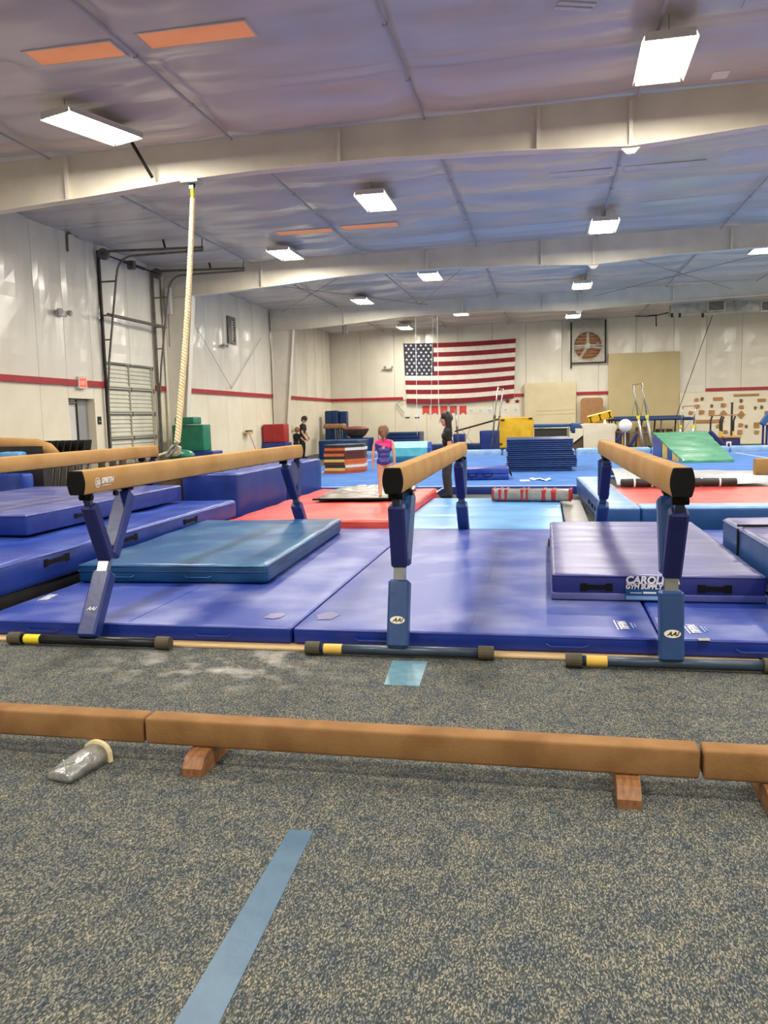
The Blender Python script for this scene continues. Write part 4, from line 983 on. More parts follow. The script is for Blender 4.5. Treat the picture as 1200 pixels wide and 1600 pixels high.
rbox('backrest', -7.70, -7.42, 37.5, 37.54, .78, 1.06, .02, 'black_cap', t, step=.1); rbox('seat', -7.72, -7.4, 37.1, 37.5, .42, .47, .02, 'black_cap', t, step=.2)
for x in (-7.69, -7.43):
    for y in (37.13, 37.5): G().tube([(x, y, 0), (x, y, .44 if y < 37.3 else .8)], .012, 6).out('leg', 'iron', t)
t = empty('red_edge_mat', (-4.6, 27.6, .15), label='thin red edged mat behind the aqua roller', cat='mat'); rbox('panel', -5.6, -4.0, 27.2, 28.1, .152, .50, .03, 'frame_blue', t, step=.3); rbox('red_top', -5.6, -4.0, 27.2, 28.1, .502, .53, .01, 'red_block', t, step=.4)
# behind the far-left beam: vault horse, leaning folded chairs, blue bag, posts, toys
t = empty('vault_horse', (-8.35, 11.2, 0), .0, 'tan padded vault horse with rounded end at the left edge', 'vault')
pl = [P('y', 11.0, *q) for q in ((-120, 686), (0, 688), (45, 690), (63, 696), (72, 706))]
g = G().tube([(p.x, 11.2, p.z-.07) for p in pl], .075, 12, flat=1.4); g.out('padded_top', 'suede', t, smooth=True)
G().box(pl[0].x, pl[3].x-.05, 11.1, 11.3, .6, pl[1].z-.1).out('underside', 'black_foam', t)
for x in (pl[0].x+.1, pl[3].x-.1): G().tube([(x, 11.2, 0), (x, 11.2, .7)], .04, 8).out('leg', 'iron', t)
t = empty('blue_bag', (-7.6, 9.9, 0), label='bright blue vinyl pad standing below the far left beam', cat='pad')
a, b = P('y', 10.75, -60, 741), P('y', 10.75, 43, 785)
rbox('pad', a.x, b.x, 10.7, 10.95, .0, a.z, .04, 'royal', t, step=.12, disp=wrinkle(.02, 4, 4, 4, 2))
q = P('y', 10.9, 20, 712); tag(rbox('folded_sheet', q.x-.3, q.x+.14, 10.85, 11.05, q.z-.06, q.z+.05, .03, 'sky_mat', None, step=.08, disp=wrinkle(.02, 8, 8, 8, 1)), 'folded light blue sheet tucked below the vault horse top', 'sheet')
t = empty('yellow_post', (-8.1, 11.8, 0), label='mustard yellow leaning post beside the grey folded chairs', cat='post')
a, b = P('y', 11.9, 45, 705), P('y', 11.7, 69, 772); G().bar((b.x+.02, 11.7, .0), (a.x, 11.9, a.z), .08, .05).out('post', 'yellow_foam', t)
ch = None
def folding_chair():
    t = empty('folding_chair', (0, 0, 0))
    for s in (-1, 1):
        G().tube([(s*.21, 0, .0), (s*.21, .02, .6), (s*.21, .05, 1.0)], .013, 6).out('side_frame', 'dark_iron', t, local=True)
    rbox('backrest', -.2, .2, .01, .05, .80, 1.0, .015, 'black_cap', t, step=.2, local=True); rbox('seat', -.19, .19, -.02, .02, .22, .66, .015, 'grey_vinyl', t, step=.2, local=True)
    G().tube([(-.21, .0, .1), (.21, 0, .1)], .01, 6).out('stretcher', 'dark_iron', t, local=True)
    return t
words = ['nearest', 'second', 'third', 'fourth', 'fifth', 'sixth', 'seventh', 'eighth', 'farthest']
cp_ = folding_chair()
for k in range(9):
    o = cp_ if k == 0 else copy_tree(cp_)
    o.location = (-9.5+.118*k, 13.6+.03*k, 0); o.rotation_euler = (-.12, 0, -1.3); o.scale = (1, 1, 1.25)
    tag(o, 'black and grey folded chair leaning in the row by the door, %s of nine' % words[k], 'chair', 'folded chairs leaning by the door')
# toys glimpsed between the beams
for px, py, r_, mm, lab in ((158, 708, .08, 'toy_green', 'small green toy ball between the two left beams'), (175, 706, .09, 'toy_purple', 'purple toy ball between the two left beams'), (191, 706, .05, 'white_foam', 'white toy ball between the two left beams'), (222, 707, .12, 'toy_yellow', 'yellow toy cushion between the two left beams')):
    p = P('y', 14.5, px, py); t = empty('toy_ball', (p.x, 14.5, 0), label=lab, cat='toy'); G().sphere((p.x, 14.5, p.z), r_, 14, sc=(1.3, 1, .8)).out('ball', mm, t, smooth=True)
    rbox('stand', p.x-.03, p.x+.03, 14.4, 14.6, 0, p.z-r_*.75, .02, 'box_brown', t, step=.3)
# ================================================================== CLIMBING ROPE
t = empty('climbing_rope', (-5.19, 11.9, 0), label='thick climbing rope hanging from the near rafter, pulled to the left column', cat='rope')
pA = Vector((-5.19, 11.9, 4.86)); pB = Vector((-9.35, 20.2, 1.0)); pB = P('y', 10.6, 277, 692)
pts = []
for k in range(41):
    u = k/40; p = pA.lerp(pB, u); p.z -= .0; pts.append(p)
# keep the photographed curve: straight line with a light belly
for k, p in enumerate(pts): p.x += .03*math.sin(math.pi*k/40)
d = (pB-pA).normalized()
g = G()
for s in range(3):
    sp_ = []
    for k in range(400):
        u = k/399*40; i = min(39, int(u)); p = pts[i].lerp(pts[i+1], u-i); a = k*.42+s*2*math.pi/3
        sp_.append(p+Vector((math.cos(a)*.02, math.sin(a)*.02, 0)))
    g.tube(sp_, [.021+.006*k_/399 for k_ in range(400)], 6)
g.out('rope', 'rope', t, smooth=True)
G().tube([pA+Vector((0, 0, -.02)), pA+Vector((0, 0, .12))], .03, 8).out('sleeve', 'yellow_label', t); G().tube([pA+Vector((.04*math.cos(a), 0, .17+.05*math.sin(a))) for a in [k*math.pi/6 for k in range(13)]], .012, 6, caps=False).out('shackle', 'dark_iron', t)
G().box(-5.32, -5.06, 11.78, 12.02, 5.06, 5.1).box(-5.22, -5.16, 11.86, 11.94, 4.98, 5.08).tube([(-5.33, 11.8, 5.06), (-5.05, 11.8, 5.06)], .02, 8).out('beam_clamp', 'galv', t)
t = empty('rope_pile', (-6.2, 12.2, 0), label='knotted rope end heaped on a green bag beside the left beam', cat='rope')
c = P('y', 11.5, 268, 704); t.location = (c.x, 11.6, 0); LOCS[t.name] = Matrix.Translation((c.x, 11.6, 0))
G().sphere((c.x+.06, 11.7, c.z-.09), .2, 14, sc=(1.1, .8, .5)).out('bag', 'green_dark', t, smooth=True)
rbox('crate', c.x-.3, c.x+.16, 11.45, 11.9, 0, c.z-.18, .02, 'box_brown', t, step=.4)
for k_, (rr, w) in enumerate(((.075, .02), (.05, .019), (.095, .017))):
    g = G().tube([(c.x+.06+.05*math.sin(k_*2)+rr*math.cos(a*.5), 11.5-.02*k_, c.z+rr*math.sin(a*.5+k_)) for a in range(14)], w, 7); g.out('coil', 'rope' if k_ < 2 else 'grey_vinyl', t, smooth=True)
G().tube([(c.x-.03, 11.5, c.z-.02), (c.x-.14, 11.48, c.z-.05), (c.x-.26, 11.48, c.z-.09)], [.02, .018, .03], 7).out('frayed_end', 'rope', t, smooth=True)
# ================================================================== FAR WALL
WF = YF-.10
# flag: stripes and canton as separate cloth pieces
p0, p1, p2, p3 = P('y', WF, 627, 537), P('y', WF, 806, 529), P('y', WF, 803, 622), P('y', WF, 632, 630)
fg = empty('flag', (-4, WF, 2.1), label='large stars and stripes flag hung flat on the far wall', cat='flag')
def flag_pt(u, v):
    """u across, v down"""
    a = p0.lerp(p1, u); b = p3.lerp(p2, u); p = a.lerp(b, v)
    y = WF-.02-.05*(.5+.5*noise.noise((u*9, v*1.5, 1)))*(.35+.65*v)-.03*math.sin(u*40+v*3)*max(0, v-.7)
    return Vector((p.x, y, p.z-.10*math.sin(math.pi*u)*v-.05*math.sin(math.pi*u)*(1-v)))
def cloth(name, u0, u1, v0, v1, mat, n=24, m_=2, off=0):
    vs = [flag_pt(u0+(u1-u0)*i/n, v0+(v1-v0)*j/m_)+Vector((0, -off, 0)) for j in range(m_+1) for i in range(n+1)]
    fs = [(j*(n+1)+i, (j+1)*(n+1)+i, (j+1)*(n+1)+i+1, j*(n+1)+i+1) for j in range(m_) for i in range(n)]
    return mk(name, vs, fs, mat, fg, smooth=True)
for k in range(13):
    cloth('stripe', .285 if k < 7 else .02, 1, k/13, (k+1)/13, 'flag_red' if k % 2 == 0 else 'flag_white')
for u_ in (.02, .5, .98):
    q_ = flag_pt(u_, .01); G().tube([(q_.x, q_.y-.01, q_.z), (q_.x, YF-.06, q_.z+.03)], .015, 6).out('hook', 'dark_iron', fg)
canton = cloth('canton', .02, .285, 0, 7/13, 'flag_blue', 10, 8)
for r in range(9):
    for c in range(6 if r % 2 == 0 else 5):
        u = .02+.265*((c+.5)/6 if r % 2 == 0 else (c+1)/6); v = 7/13*(r+.6)/9.2
        p = flag_pt(u, v)+Vector((0, -.012, 0)); vs = []
        for k in range(10): rr = .068 if k % 2 == 0 else .028; a = math.pi/2+k*math.pi/5; vs.append((p.x+rr*math.cos(a), p.y, p.z+rr*math.sin(a)))
        mk('star', vs+[tuple(p)], [(10, (k+1) % 10, k) for k in range(10)], 'flag_white', canton)
# pennants and papers below the flag
for k, px in enumerate((665, 679, 693, 708, 723)):
    p = P('y', WF, px, 634); w, h = .16, .42
    t = empty('pennant', (p.x, WF, p.z-h), label='red swallowtail pennant below the flag, %s' % ['leftmost of five', 'second of five from the left', 'middle of five', 'fourth of five from the left', 'rightmost of five'][k], cat='pennant', group='red pennants below the flag')
    G().prism([(p.x-w, p.z), (p.x-w, p.z-h), (p.x, p.z-h*.72), (p.x+w, p.z-h), (p.x+w, p.z)], 'y', YF-.015, YF-.005).out('cloth', 'pennant', t)
    G().prism([(p.x-.05, p.z-.12), (p.x-.05, p.z-.22), (p.x+.05, p.z-.22), (p.x+.05, p.z-.12)], 'y', YF-.019, YF-.015).out('emblem', 'red_mat', t)
for k, (px, py, w, h, dk) in enumerate(((636, 643, .13, .25, 1), (651, 643, .13, .25, 1), (736, 641, .14, .14, 0), (751, 641, .14, .14, 0), (765, 641, .14, .14, 0), (790, 640, .14, .14, 0), (806, 640, .14, .14, 0))):
    p = P('y', WF, px, py); t = empty('paper_notice', (p.x, WF, p.z-h), label='white notice on the far wall below the flag, %s from the left' % ORD[k], cat='notice', group='notices below the flag')
    G().box(p.x-w, p.x+w, YF-.012, YF-.004, p.z-h, p.z+h).out('sheet', 'paper', t)
    if dk: G().box(p.x-w*.8, p.x+w*.8, YF-.016, YF-.012, p.z-h-.06, p.z-h-.01).out('clip', 'dark_print', t)
    else: G().box(p.x-w*.6, p.x+w*.6, YF-.016, YF-.012, p.z-.01, p.z+.012).box(p.x-w*.4, p.x+w*.4, YF-.016, YF-.012, p.z-.07, p.z-.055).out('print', 'grey_vinyl', t)
for k, px in enumerate((793, 808)):
    p = P('y', WF, px, 627); vs = []
    for h in (0, .012):
        for a in range(10): rr = (.15 if a % 2 == 0 else .065); q = math.pi/2+a*math.pi/5; vs.append((p.x+rr*math.cos(q), YF-.016+h, p.z+rr*.8*math.sin(q)))
    tag(mk('star_plaque', vs, [tuple(range(10)), tuple(range(10, 20))[::-1]]+[(k2, k2+10, (k2+1) % 10+10, (k2+1) % 10) for k2 in range(10)], 'flag_red'), 'dark red star on the wall right of the flag bottom, '+['left one', 'right one'][k], 'star', 'dark stars by the flag')
a, b = P('y', WF-.02, 619, 628), P('y', WF-.02, 631, 645)
tag(G().bar((b.x-.0, WF-.02, a.z+.1), (a.x, WF-.02, a.z-.1), .03, .02).bar((a.x, WF-.02, a.z-.1), (b.x, WF-.02, b.z), .03, .02).out('bent_bracket', 'galv'), 'thin bent bracket on the wall left of the notices', 'bracket')
# cream crash mats on the far wall
a, b = P('y', WF, 819, 599), P('y', WF, 900, 690)
t = empty('leaning_mat', ((a.x+b.x)/2, WF-.1, .4), label='cream padded mat leaning on the far wall right of the flag', cat='mat')
rbox('pad', a.x, b.x, WF-.22, WF-.02, .05, a.z, .05, 'cream_mat', t, step=.2, disp=wrinkle(.012, 1, 1, 2, 4))
for z in (1.72, 1.55): G().bar((a.x+.55, WF-.225, z-.03), (b.x-.05, WF-.225, z), .02, .012, ref=(0, 0, 1)).out('crease', 'cream_board', t)
a, b = P('y', WF, 951, 553), P('y', WF, 1060, 690)
t = empty('tan_board', ((a.x+b.x)/2, WF-.05, .1), label='tall tan board fixed to the far wall below the ceiling fan', cat='board')
rbox('board', a.x, b.x, WF-.06, WF-.0, .02, a.z, .015, 'cream_board', t, step=.8)
a, b = P('y', WF-.3, 907, 622), P('y', WF-.3, 942, 690)
t = empty('vault_board', ((a.x+b.x)/2, WF-.3, .0), label='brown round topped board leaning between the cream mats', cat='board')
poly = [(a.x, .02), (b.x, .02), (b.x, a.z-.15)]+[(b.x-.15+.15*math.cos(q), a.z-.15+.15*math.sin(q)) for q in (0.4, .8, 1.2, 1.57)]+[(a.x+.15-.15*math.cos(q), a.z-.15+.15*math.sin(q)) for q in (1.57, 1.2, .8, .4)]+[(a.x, a.z-.15)]
G().prism(poly, 'y', WF-.36, WF-.26).out('board', 'tan_wood', t); G().box(a.x+.05, b.x-.05, WF-.365, WF-.36, .3, .36).out('cleat', 'box_brown', t)
# wall fan
a, b = P('y', WF, 893, 511), P('y', WF, 945, 565)
x0, x1, z0, z1 = a.x, b.x, b.z, a.z-.15; cx, cz = (x0+x1)/2-.02, (z0+z1)/2; R_ = (x1-x0)*.43
t = empty('exhaust_fan', (cx, WF, z0), label='big square exhaust fan with wooden louvres high on the far wall', cat='fan')
poly = []; n = 32
g = G()
ring = [(cx+R_*math.cos(2*math.pi*k/n), cz+R_*math.sin(2*math.pi*k/n)) for k in range(n)]
def sq(k):
    a_ = 2*math.pi*k/n; c_, s_ = math.cos(a_), math.sin(a_); m_ = max(abs(c_), abs(s_)); return (cx+(x1-x0)/2*c_/m_, cz+(z1-z0)/2*s_/m_)
vs = [(x, WF-.12, z) for x, z in ring]+[(sq(k)[0], WF-.12, sq(k)[1]) for k in range(n)]
mk('housing', vs, [(k, (k+1) % n, n+(k+1) % n, n+k) for k in range(n)], 'fan_metal', t)
mk('throat', [(x, WF-.12, z) for x, z in ring]+[(x, WF-.02, z) for x, z in ring], [(k, n+k, n+(k+1) % n, (k+1) % n) for k in range(n)], 'dark_iron', t)
G().tube([(x, WF-.13, z) for x, z in ring+ring[:1]], .03, 6, caps=False).out('rim', 'fan_metal', t)
for (a_, b_, c_, d_) in ((x0-.05, x0+.02, z0-.25, z1+.35), (x1-.02, x1+.05, z0-.05, z1+.4)): G().box(a_, b_, WF-.14, WF, c_, d_).out('side_rail', 'dark_iron', t)
G().box(x0, x1, WF-.14, WF, z0-.05, z0).out('bottom_rail', 'dark_iron', t); G().box(x0, x1, WF-.13, WF-.0, z1, z1+.35).out('top_cover', 'fan_metal', t)
for k in range(9):
    z = cz-R_+2*R_*(k+.5)/9; w = math.sqrt(max(.01, R_*R_-(z-cz)**2))
    G().bar((cx-w, WF-.04, z), (cx+w, WF-.04, z), .11, .012, ref=(0, .5, .8)).out('louvre', 'fan_slat', t)
for k in range(4):
    a_ = math.pi/2*k+1.57+(0 if k % 2 == 0 else .0); a_ = (1.57, 3.3, 4.15, 6.1)[k]
    G().bar((cx, WF-.08, cz), (cx+R_*.93*math.cos(a_), WF-.08, cz+R_*.93*math.sin(a_)), .13, .012, ref=(-math.sin(a_), .4, math.cos(a_))).out('blade', 'fan_metal', t)
G().box(cx-R_, cx+R_, WF-.14, WF-.11, cz-.0, cz+.05).out('strut', 'fan_metal', t); G().tube([(cx, WF-.15, cz), (cx, WF-.09, cz)], .13, 14).out('hub', 'fan_metal', t); G().tube([(cx+.42, WF-.17, cz+.05), (cx+.42, WF-.1, cz+.05)], .08, 12).out('motor', 'grey_vinyl', t)
# duct with two grilles
t = empty('air_duct', (8, 34.6, 5.1), label='sheet metal air duct hung below the ceiling at the right', cat='duct')
a, b = P('y', 34.5, 1050, 470), P('y', 34.5, 1050, 493)
zt_, zb_ = a.z+.12, b.z+.04
for k in range(6):
    x = a.x+1.18*k
    G().box(x, x+1.16, 34.5, 35.1, zb_, zt_).out('section', 'galv', t); G().box(x-.03, x+.03, 34.47, 35.12, zb_-.03, zt_+.03).out('flange', 'galv', t)
    if k in (0, 2): G().add([(x+.05, 34.497, zb_+.02), (x+.55, 34.46, (zb_+zt_)/2), (x+.05, 34.497, zt_-.02), (x+1.1, 34.497, zb_+.02), (x+1.1, 34.497, zt_-.02)], [(0, 1, 2), (0, 3, 1), (3, 4, 1), (4, 2, 1)]).out('cross_brake', 'galv', t)
for px in (1119, 1203):
    c_ = P('y', 34.46, px, 478)
    G().box(c_.x-.34, c_.x+.34, 34.44, 34.5, c_.z-.2, c_.z+.22).out('grille_frame', 'lamp_body', t)
    for k in range(6): G().box(c_.x-.28, c_.x+.28, 34.425, 34.44, c_.z-.15+.055*k, c_.z-.15+.055*k+.03).out('grille_slat', 'dark_iron', t)
for px in (1050, 1062, 1098): c_ = P('y', 34.46, px, 492); G().box(c_.x-.04, c_.x+.04, 34.4, 34.5, c_.z-.1, c_.z+.06).out('bracket', 'dark_iron', t)
for x in (a.x+.3, a.x+2.6, a.x+4.8): G().tube([(x, 34.8, zt_), (x, 34.8, 5.72)], .01, 5).out('hanger', 'cable', t)
# cables and guy wires
def wire(name, p, q, r, mat, label, sag=0, cat='cable', group=None):
    p, q = Vector(p), Vector(q); pts = [p.lerp(q, k/12)-Vector((0, 0, sag*math.sin(math.pi*k/12))) for k in range(13)]
    return tag(G().tube(pts, r, 6).out(name, mat, smooth=True), label, cat, group)
wire('ring_cable', (-4.70, 30.2, 5.66), P('y', 30.2, 652, 680), .010, 'white_print', 'white cable hanging before the flag canton')
wire('ring_cable', (-3.90, 30.2, 5.66), P('y', 30.2, 686, 662), .012, 'white_print', 'white cable hanging before the flag stripes')
wire('ring_cable', (-4.03, 30.2, 5.66), P('y', 30.2, 673, 655), .007, 'white_print', 'thinner white cable beside the one before the flag stripes')
wire('guy_wire', P('y', 36, 1113, 493), P('y', 36, 1057, 650), .014, 'dark_iron', 'dark slanting guy wire before the tan board')
g = G().tube([P('y', 36.5, 992, 494), P('y', 36.5, 1010, 494.5), P('y', 36.5, 1025, 493), P('y', 34.9, 1050, 487)], .02, 6).tube([P('y', 36.5, 1012, 494), P('y', 36.5, 1025, 492), P('y', 36.5, 1025.5, 510)], .028, 6)
tag(g.out('power_cable', 'dark_iron', smooth=True), 'dark cable with a short drop running to the left end of the duct', 'cable')
wire('brace_rod', P('x', XL+.1, 303, 505), P('x', XL+.1, 362, 607), .010, 'strap', 'thin cross brace rod on the left wall, descending right', 0, 'rod')
wire('brace_rod', P('x', XL+.1, 408, 528), P('x', XL+.1, 362, 607), .010, 'strap', 'thin cross brace rod on the left wall, descending left', 0, 'rod')
for k, (A_, B_) in enumerate((((-9.5, 21.0), (-4.1, 29.2)), ((-4.6, 21.0), (-9.5, 29.2)), ((-1.7, 21.0), (-4.4, 29.2)), ((6.7, 21.0), (1.6, 29.2)), ((1.3, 21.0), (6.0, 29.2)))):
    wire('brace_rod', (A_[0], A_[1], 5.47), (B_[0], B_[1], 5.47), .007, 'iron', 'thin diagonal brace rod under the ceiling beyond the second rafter, %s from left' % ORD[k], 0, 'rod')
# climbing holds on a board
t = empty('climbing_board', (8.6, WF-.05, .1), label='cream climbing board with brown bolted holds on the far right wall', cat='climbing wall')
a, b = P('y', WF, 1062, 606), P('y', WF, 1330, 690)
G().box(a.x, b.x, WF-.03, WF+.02, .05, 2.33).out('board', 'wall_low', t)
random.seed(11)
hold = [(1088, 625, 4), (1097, 623, 3), (1122, 623, 0), (1166, 617, 1), (1190, 625, 0), (1089, 635, 5), (1112, 634, 3), (1130, 633, 5), (1158, 626, 3), (1158, 636, 4), (1180, 637, 3), (1190, 636, 3), (1079, 645, 5), (1096, 644, 5), (1112, 645, 6), (1130, 645, 7), (1158, 648, 8), (1109, 658, 2), (1122, 666, 4), (1133, 675, 4), (1157, 664, 5), (1166, 666, 3), (1182, 664, 6), (1156, 675, 6), (1182, 675, 5), (1198, 645, 5)]
for px, py, k in hold:
    c_ = P('y', WF-.03, px, py); y0_, y1_ = WF-.09, WF-.028
    s_ = random.uniform(.85, 1.15)
    if k == 0: poly = [(-.17, -.06), (.17, -.06), (.17, .06), (-.17, .06)]
    elif k == 1: poly = [(-.52, -.045), (.52, -.045), (.52, .045), (-.52, .045)]
    elif k == 2: poly = [(-.5, -.06), (.5, -.06), (.5, .06), (-.5, .06)]
    elif k == 3: poly = [(-.05, -.07), (.03, -.09), (.07, .02), (.0, .08), (-.06, .05)]
    elif k == 4: poly = [(-.09, -.05), (.08, -.07), (.10, .03), (.02, .09), (-.08, .06)]
    elif k == 5: poly = [(-.10, -.06), (-.02, -.11), (.09, -.07), (.12, .05), (.0, .09), (-.09, .08)]
    elif k == 6: poly = [(-.11, -.11), (.11, -.11), (.11, .11), (-.11, .11)]
    elif k == 7: poly = [(-.2, -.08), (.2, -.08), (.05, .12), (-.05, .12)]
    else: poly = [(0, -.16), (.14, 0), (0, .16), (-.14, 0)]
    G().prism([(c_.x+x*s_, c_.z+z*s_) for x, z in poly], 'y', y0_, y1_).out('hold', 'hold_dark' if k in (3,) else 'hold_brown', t)
# ================================================================== FAR EQUIPMENT
def bars(label, pts_pairs, cat='gymnastics bars', r=.03, extra=None):
    allp = [p for pr in pts_pairs for p in pr]
    t = empty('gymnastics_bars', (sum(p.x for p in allp)/len(allp), sum(p.y for p in allp)/len(allp), 0), label=label, cat=cat)
    return t
# uneven bars by the flag
t = empty('uneven_bars', (-2.8, 33.3, 0), label='uneven bars with slim chrome uprights in front of the flag', cat='gymnastics bars')
for (px0, py0, px1, y_) in ((700, 632, 705, 34.0), (711, 637, 716, 34.6), (778, 604, 769, 32.6), (786, 607, 776, 33.2)):
    a = P('y', y_, px0, py0); b = P('y', y_, px1, 690); d_ = (b-a); d_ = d_*((a.z-.0)/(a.z-b.z)); e_ = a+d_
    G().tube([e_, a.lerp(e_, .5), a], [.035, .032, .024], 10).out('upright', 'chrome', t, smooth=True)
    G().box(e_.x-.12, e_.x+.12, e_.y-.2, e_.y+.2, 0, .04, b=.01).out('base_plate', 'dark_iron', t); G().tube([a.lerp(e_, .42), a.lerp(e_, .48)], .05, 10).out('collar', 'iron', t)
a, b = P('y', 34.0, 700, 633), P('y', 34.6, 711, 638); G().tube([a, b], .02, 8).out('low_rail', 'tan_wood', t)
a, b = P('y', 32.6, 778, 606), P('y', 33.2, 786, 609); G().tube([a, b], .02, 8).out('high_rail', 'tan_wood', t)
a, b = P('y', 33.9, 711, 674), P('y', 32.9, 779, 655); G().tube([a, b], .035, 8).out('spreader', 'dark_iron', t)
for (q0, q1) in (((722, 672), (745, 690)), ((735, 668), (722, 690))): a, b = P('y', 33.6, *q0), P('y', 33.4, *q1); G().tube([a, (b.x, b.y, .2)], .008, 5).out('tension_cable', 'cable', t)
for k, (px0, py0, px1, lab) in enumerate(((622, 683, 612, 'left'), (664, 675, 655, 'middle'), (678, 678, 668, 'right'))):
    pass
block('foam_block', (-2.78, -1.95, 35.0, 35.6, .0, .90), .04, 'royal_deep', 'dark blue foam block left of the yellow one')
block('foam_block', (-3.95, -3.45, 35.3, 35.9, .0, .78), .04, 'royal_deep', 'small dark blue block behind the woman')
t = mat_thing('long_pad', (-5.4, -1.9, 36.2, 36.8, 0, .33), .05, ('royal_deep', 'navy'), 'low dark blue pad running behind the woman and uneven bars', amp=.01, seed=61, step=.3, pipes=False)
t = block('foam_block', (-1.62, -.46, 29.3, 30.3, .36, 1.44), .05, 'yellow_vinyl', 'bright yellow foam block with worn black corners behind the dark stack', amp=.03)
for (x, z) in ((-.53, 1.40), (-1.5, 1.36), (-1.58, .52)): G().box(x-.08, x+.06, 29.27, 29.31, z-.035, z+.025, b=.01).out('worn_corner', 'black_foam', t)
rbox('plinth', -1.6, -.5, 29.35, 30.25, 0, .365, .02, 'navy', t, step=.5)
t = empty('mesh_trampoline', (.2, 32, 0), label='dark mesh trampoline folded on edge with blue pads behind the dark stack', cat='trampoline')
rbox('mesh', -.45, .78, 32.0, 32.12, .25, 1.02, .03, 'mesh_black', t, step=.4); rbox('top_pad', -.5, .9, 31.95, 32.2, 1.03, 1.16, .05, 'frame_side', t, step=.4); rbox('base', -.45, .8, 31.95, 32.2, 0, .25, .02, 'navy', t, step=.4)
G().tube([(.82, 31.98, .1), (.82, 31.98, 1.1)], .03, 8).tube([(-.45, 31.96, 1.0), (.82, 31.96, 1.0)], .025, 8).out('frame', 'galv', t)
rbox('side_pad', .9, 1.35, 31.9, 32.3, .85, 1.18, .06, 'frame_side', t, step=.2, disp=wrinkle(.03, 5, 5, 5, 1)); rbox('side_base', .95, 1.3, 31.95, 32.25, 0, .86, .02, 'navy', t, step=.4)
# beige stepped block
y_ = 29.6; q = lambda px, py: (lambda p: (p.x, p.z))(P('y', y_, px, py))
t = empty('stepped_block', (1.6, y_, 0), label='beige stepped vault block with a rounded top behind the floor edge', cat='block')
b0, b1 = q(912, 694), q(962, 694)
poly = [(b0[0], 0), (q(961, 690)[0], 0), q(961, 675), q(964, 670), q(964, 665), q(961, 662), q(916, 662), q(908, 664), (b0[0]-.02, q(912, 667)[1])]
G().prism(poly, 'y', y_, y_+1.1).out('body', 'beige_block', t)
poly = [(q(891, 696)[0], q(891, 696)[1]), (q(891, 678)[0], q(891, 678)[1]), q(900, 678), q(900, 670), q(911, 670), (b0[0]-.025, q(912, 680)[1])]
G().prism(poly, 'y', y_+.02, y_+.9).out('steps', 'beige_block', t)
G().prism([(b0[0]-.5, 0), (b0[0]-.03, 0), (b0[0]-.03, q(912, 682)[1]), (q(893, 696)[0], q(893, 697)[1])], 'y', y_+.1, y_+.8).out('dark_core', 'box_brown', t)
p = P('y', y_, 946, 662); G().tube([(p.x, y_+.3, p.z-.01), (p.x, y_+.3, p.z+.14)], [.06, .03], 8).out('knob', 'white_foam', t)
# yellow beam with I marks
a, b = P('y', 34.3, 918, 657), P('y', 34.3, 957, 647); d_ = (b-a)
t = empty('yellow_rail', ((a+b)/2-Vector((0, 0, .3))), label='yellow padded rail with black marks, tilted above the beige block', cat='rail')
G().bar(a, b, .3, .36, ref=(0, 1, 0), b=.04).out('pad', 'yellow_vinyl', t)
for f_ in (.12, .5, .88):
    c_ = a.lerp(b, f_)+Vector((0, -.155, 0)); u = d_.normalized(); v = Vector((-u.z, 0, u.x))
    G().bar(c_-v*.1, c_+v*.1, .04, .008, ref=tuple(u)).bar(c_-v*.1-u*.06, c_-v*.1+u*.06, .03, .008, ref=tuple(v)).bar(c_+v*.1-u*.06, c_+v*.1+u*.06, .03, .008, ref=tuple(v)).out('mark', 'black_cap', t)
G().tube([(a.x+.1, 34.35, 0), (a.x+.12, 34.35, a.z-.1)], .03, 8).tube([(b.x-.1, 34.35, 0), (b.x-.12, 34.35, b.z-.12)], .03, 8).out('leg', 'dark_iron', t)
t = empty('ball_stand', (2.7, 29.45, 0), label='white ball on a thin stand behind the right beam', cat='ball stand')
c_ = P('y', 29.3, 977, 665); G().sphere((c_.x, 29.3, c_.z), .225, 20).out('ball', 'ball_white', t, smooth=True); G().tube([(c_.x, 29.3, 0), (c_.x, 29.3, c_.z-.2)], .018, 8).tube([(c_.x, 29.3, 0), (c_.x, 29.3, .03)], .18, 14).out('stand', 'white_print', t)
# big trampoline
t = empty('trampoline', (4.2, 36, 0), label='full size trampoline with navy pads standing before the tan board', cat='trampoline')
zt_ = 1.3
rbox('pad', 2.6, 5.75, 34.9, 35.3, zt_-.12, zt_, .04, 'navy', t, step=.4); rbox('pad', 2.6, 5.75, 36.7, 37.1, zt_-.12, zt_+.06, .04, 'navy', t, step=.4); rbox('end_pad', 5.5, 5.95, 35.3, 36.7, zt_-.14, zt_-.02, .04, 'royal_deep', t, step=.4); rbox('end_pad', 2.5, 2.9, 35.3, 36.7, zt_-.12, zt_, .04, 'navy', t, step=.4)
rbox('bed', 2.9, 5.5, 35.3, 36.7, zt_-.08, zt_-.06, .008, 'mesh_black', t, step=.6)
for x in (2.75, 4.0, 4.55, 5.4):
    for y in (35.0, 37.0): G().tube([(x, y, 0), (x+.05, y, zt_-.1)], .035, 8).out('leg', 'iron', t)
G().tube([(2.7, 34.95, .75), (5.6, 34.95, .6)], .025, 8).out('rail', 'iron', t)
for (x, w, h, mm, lab) in ((3.15, .28, .85, 'box_brown', 'dark storage box under the trampoline, left'), (3.95, .22, .9, 'tan_wood', 'tan storage box under the trampoline, middle'), (4.85, .3, .8, 'box_brown', 'brown storage box under the trampoline, right')):
    t = empty('storage_box', (x, 36, 0), label=lab, cat='box', group='boxes under the trampoline'); rbox('carton', x-w, x+w, 35.7, 36.4, 0, h, .01, mm, t, step=.5); G().box(x-.03, x+.03, 35.692, 35.7, 0, h).out('tape', 'pine', t)
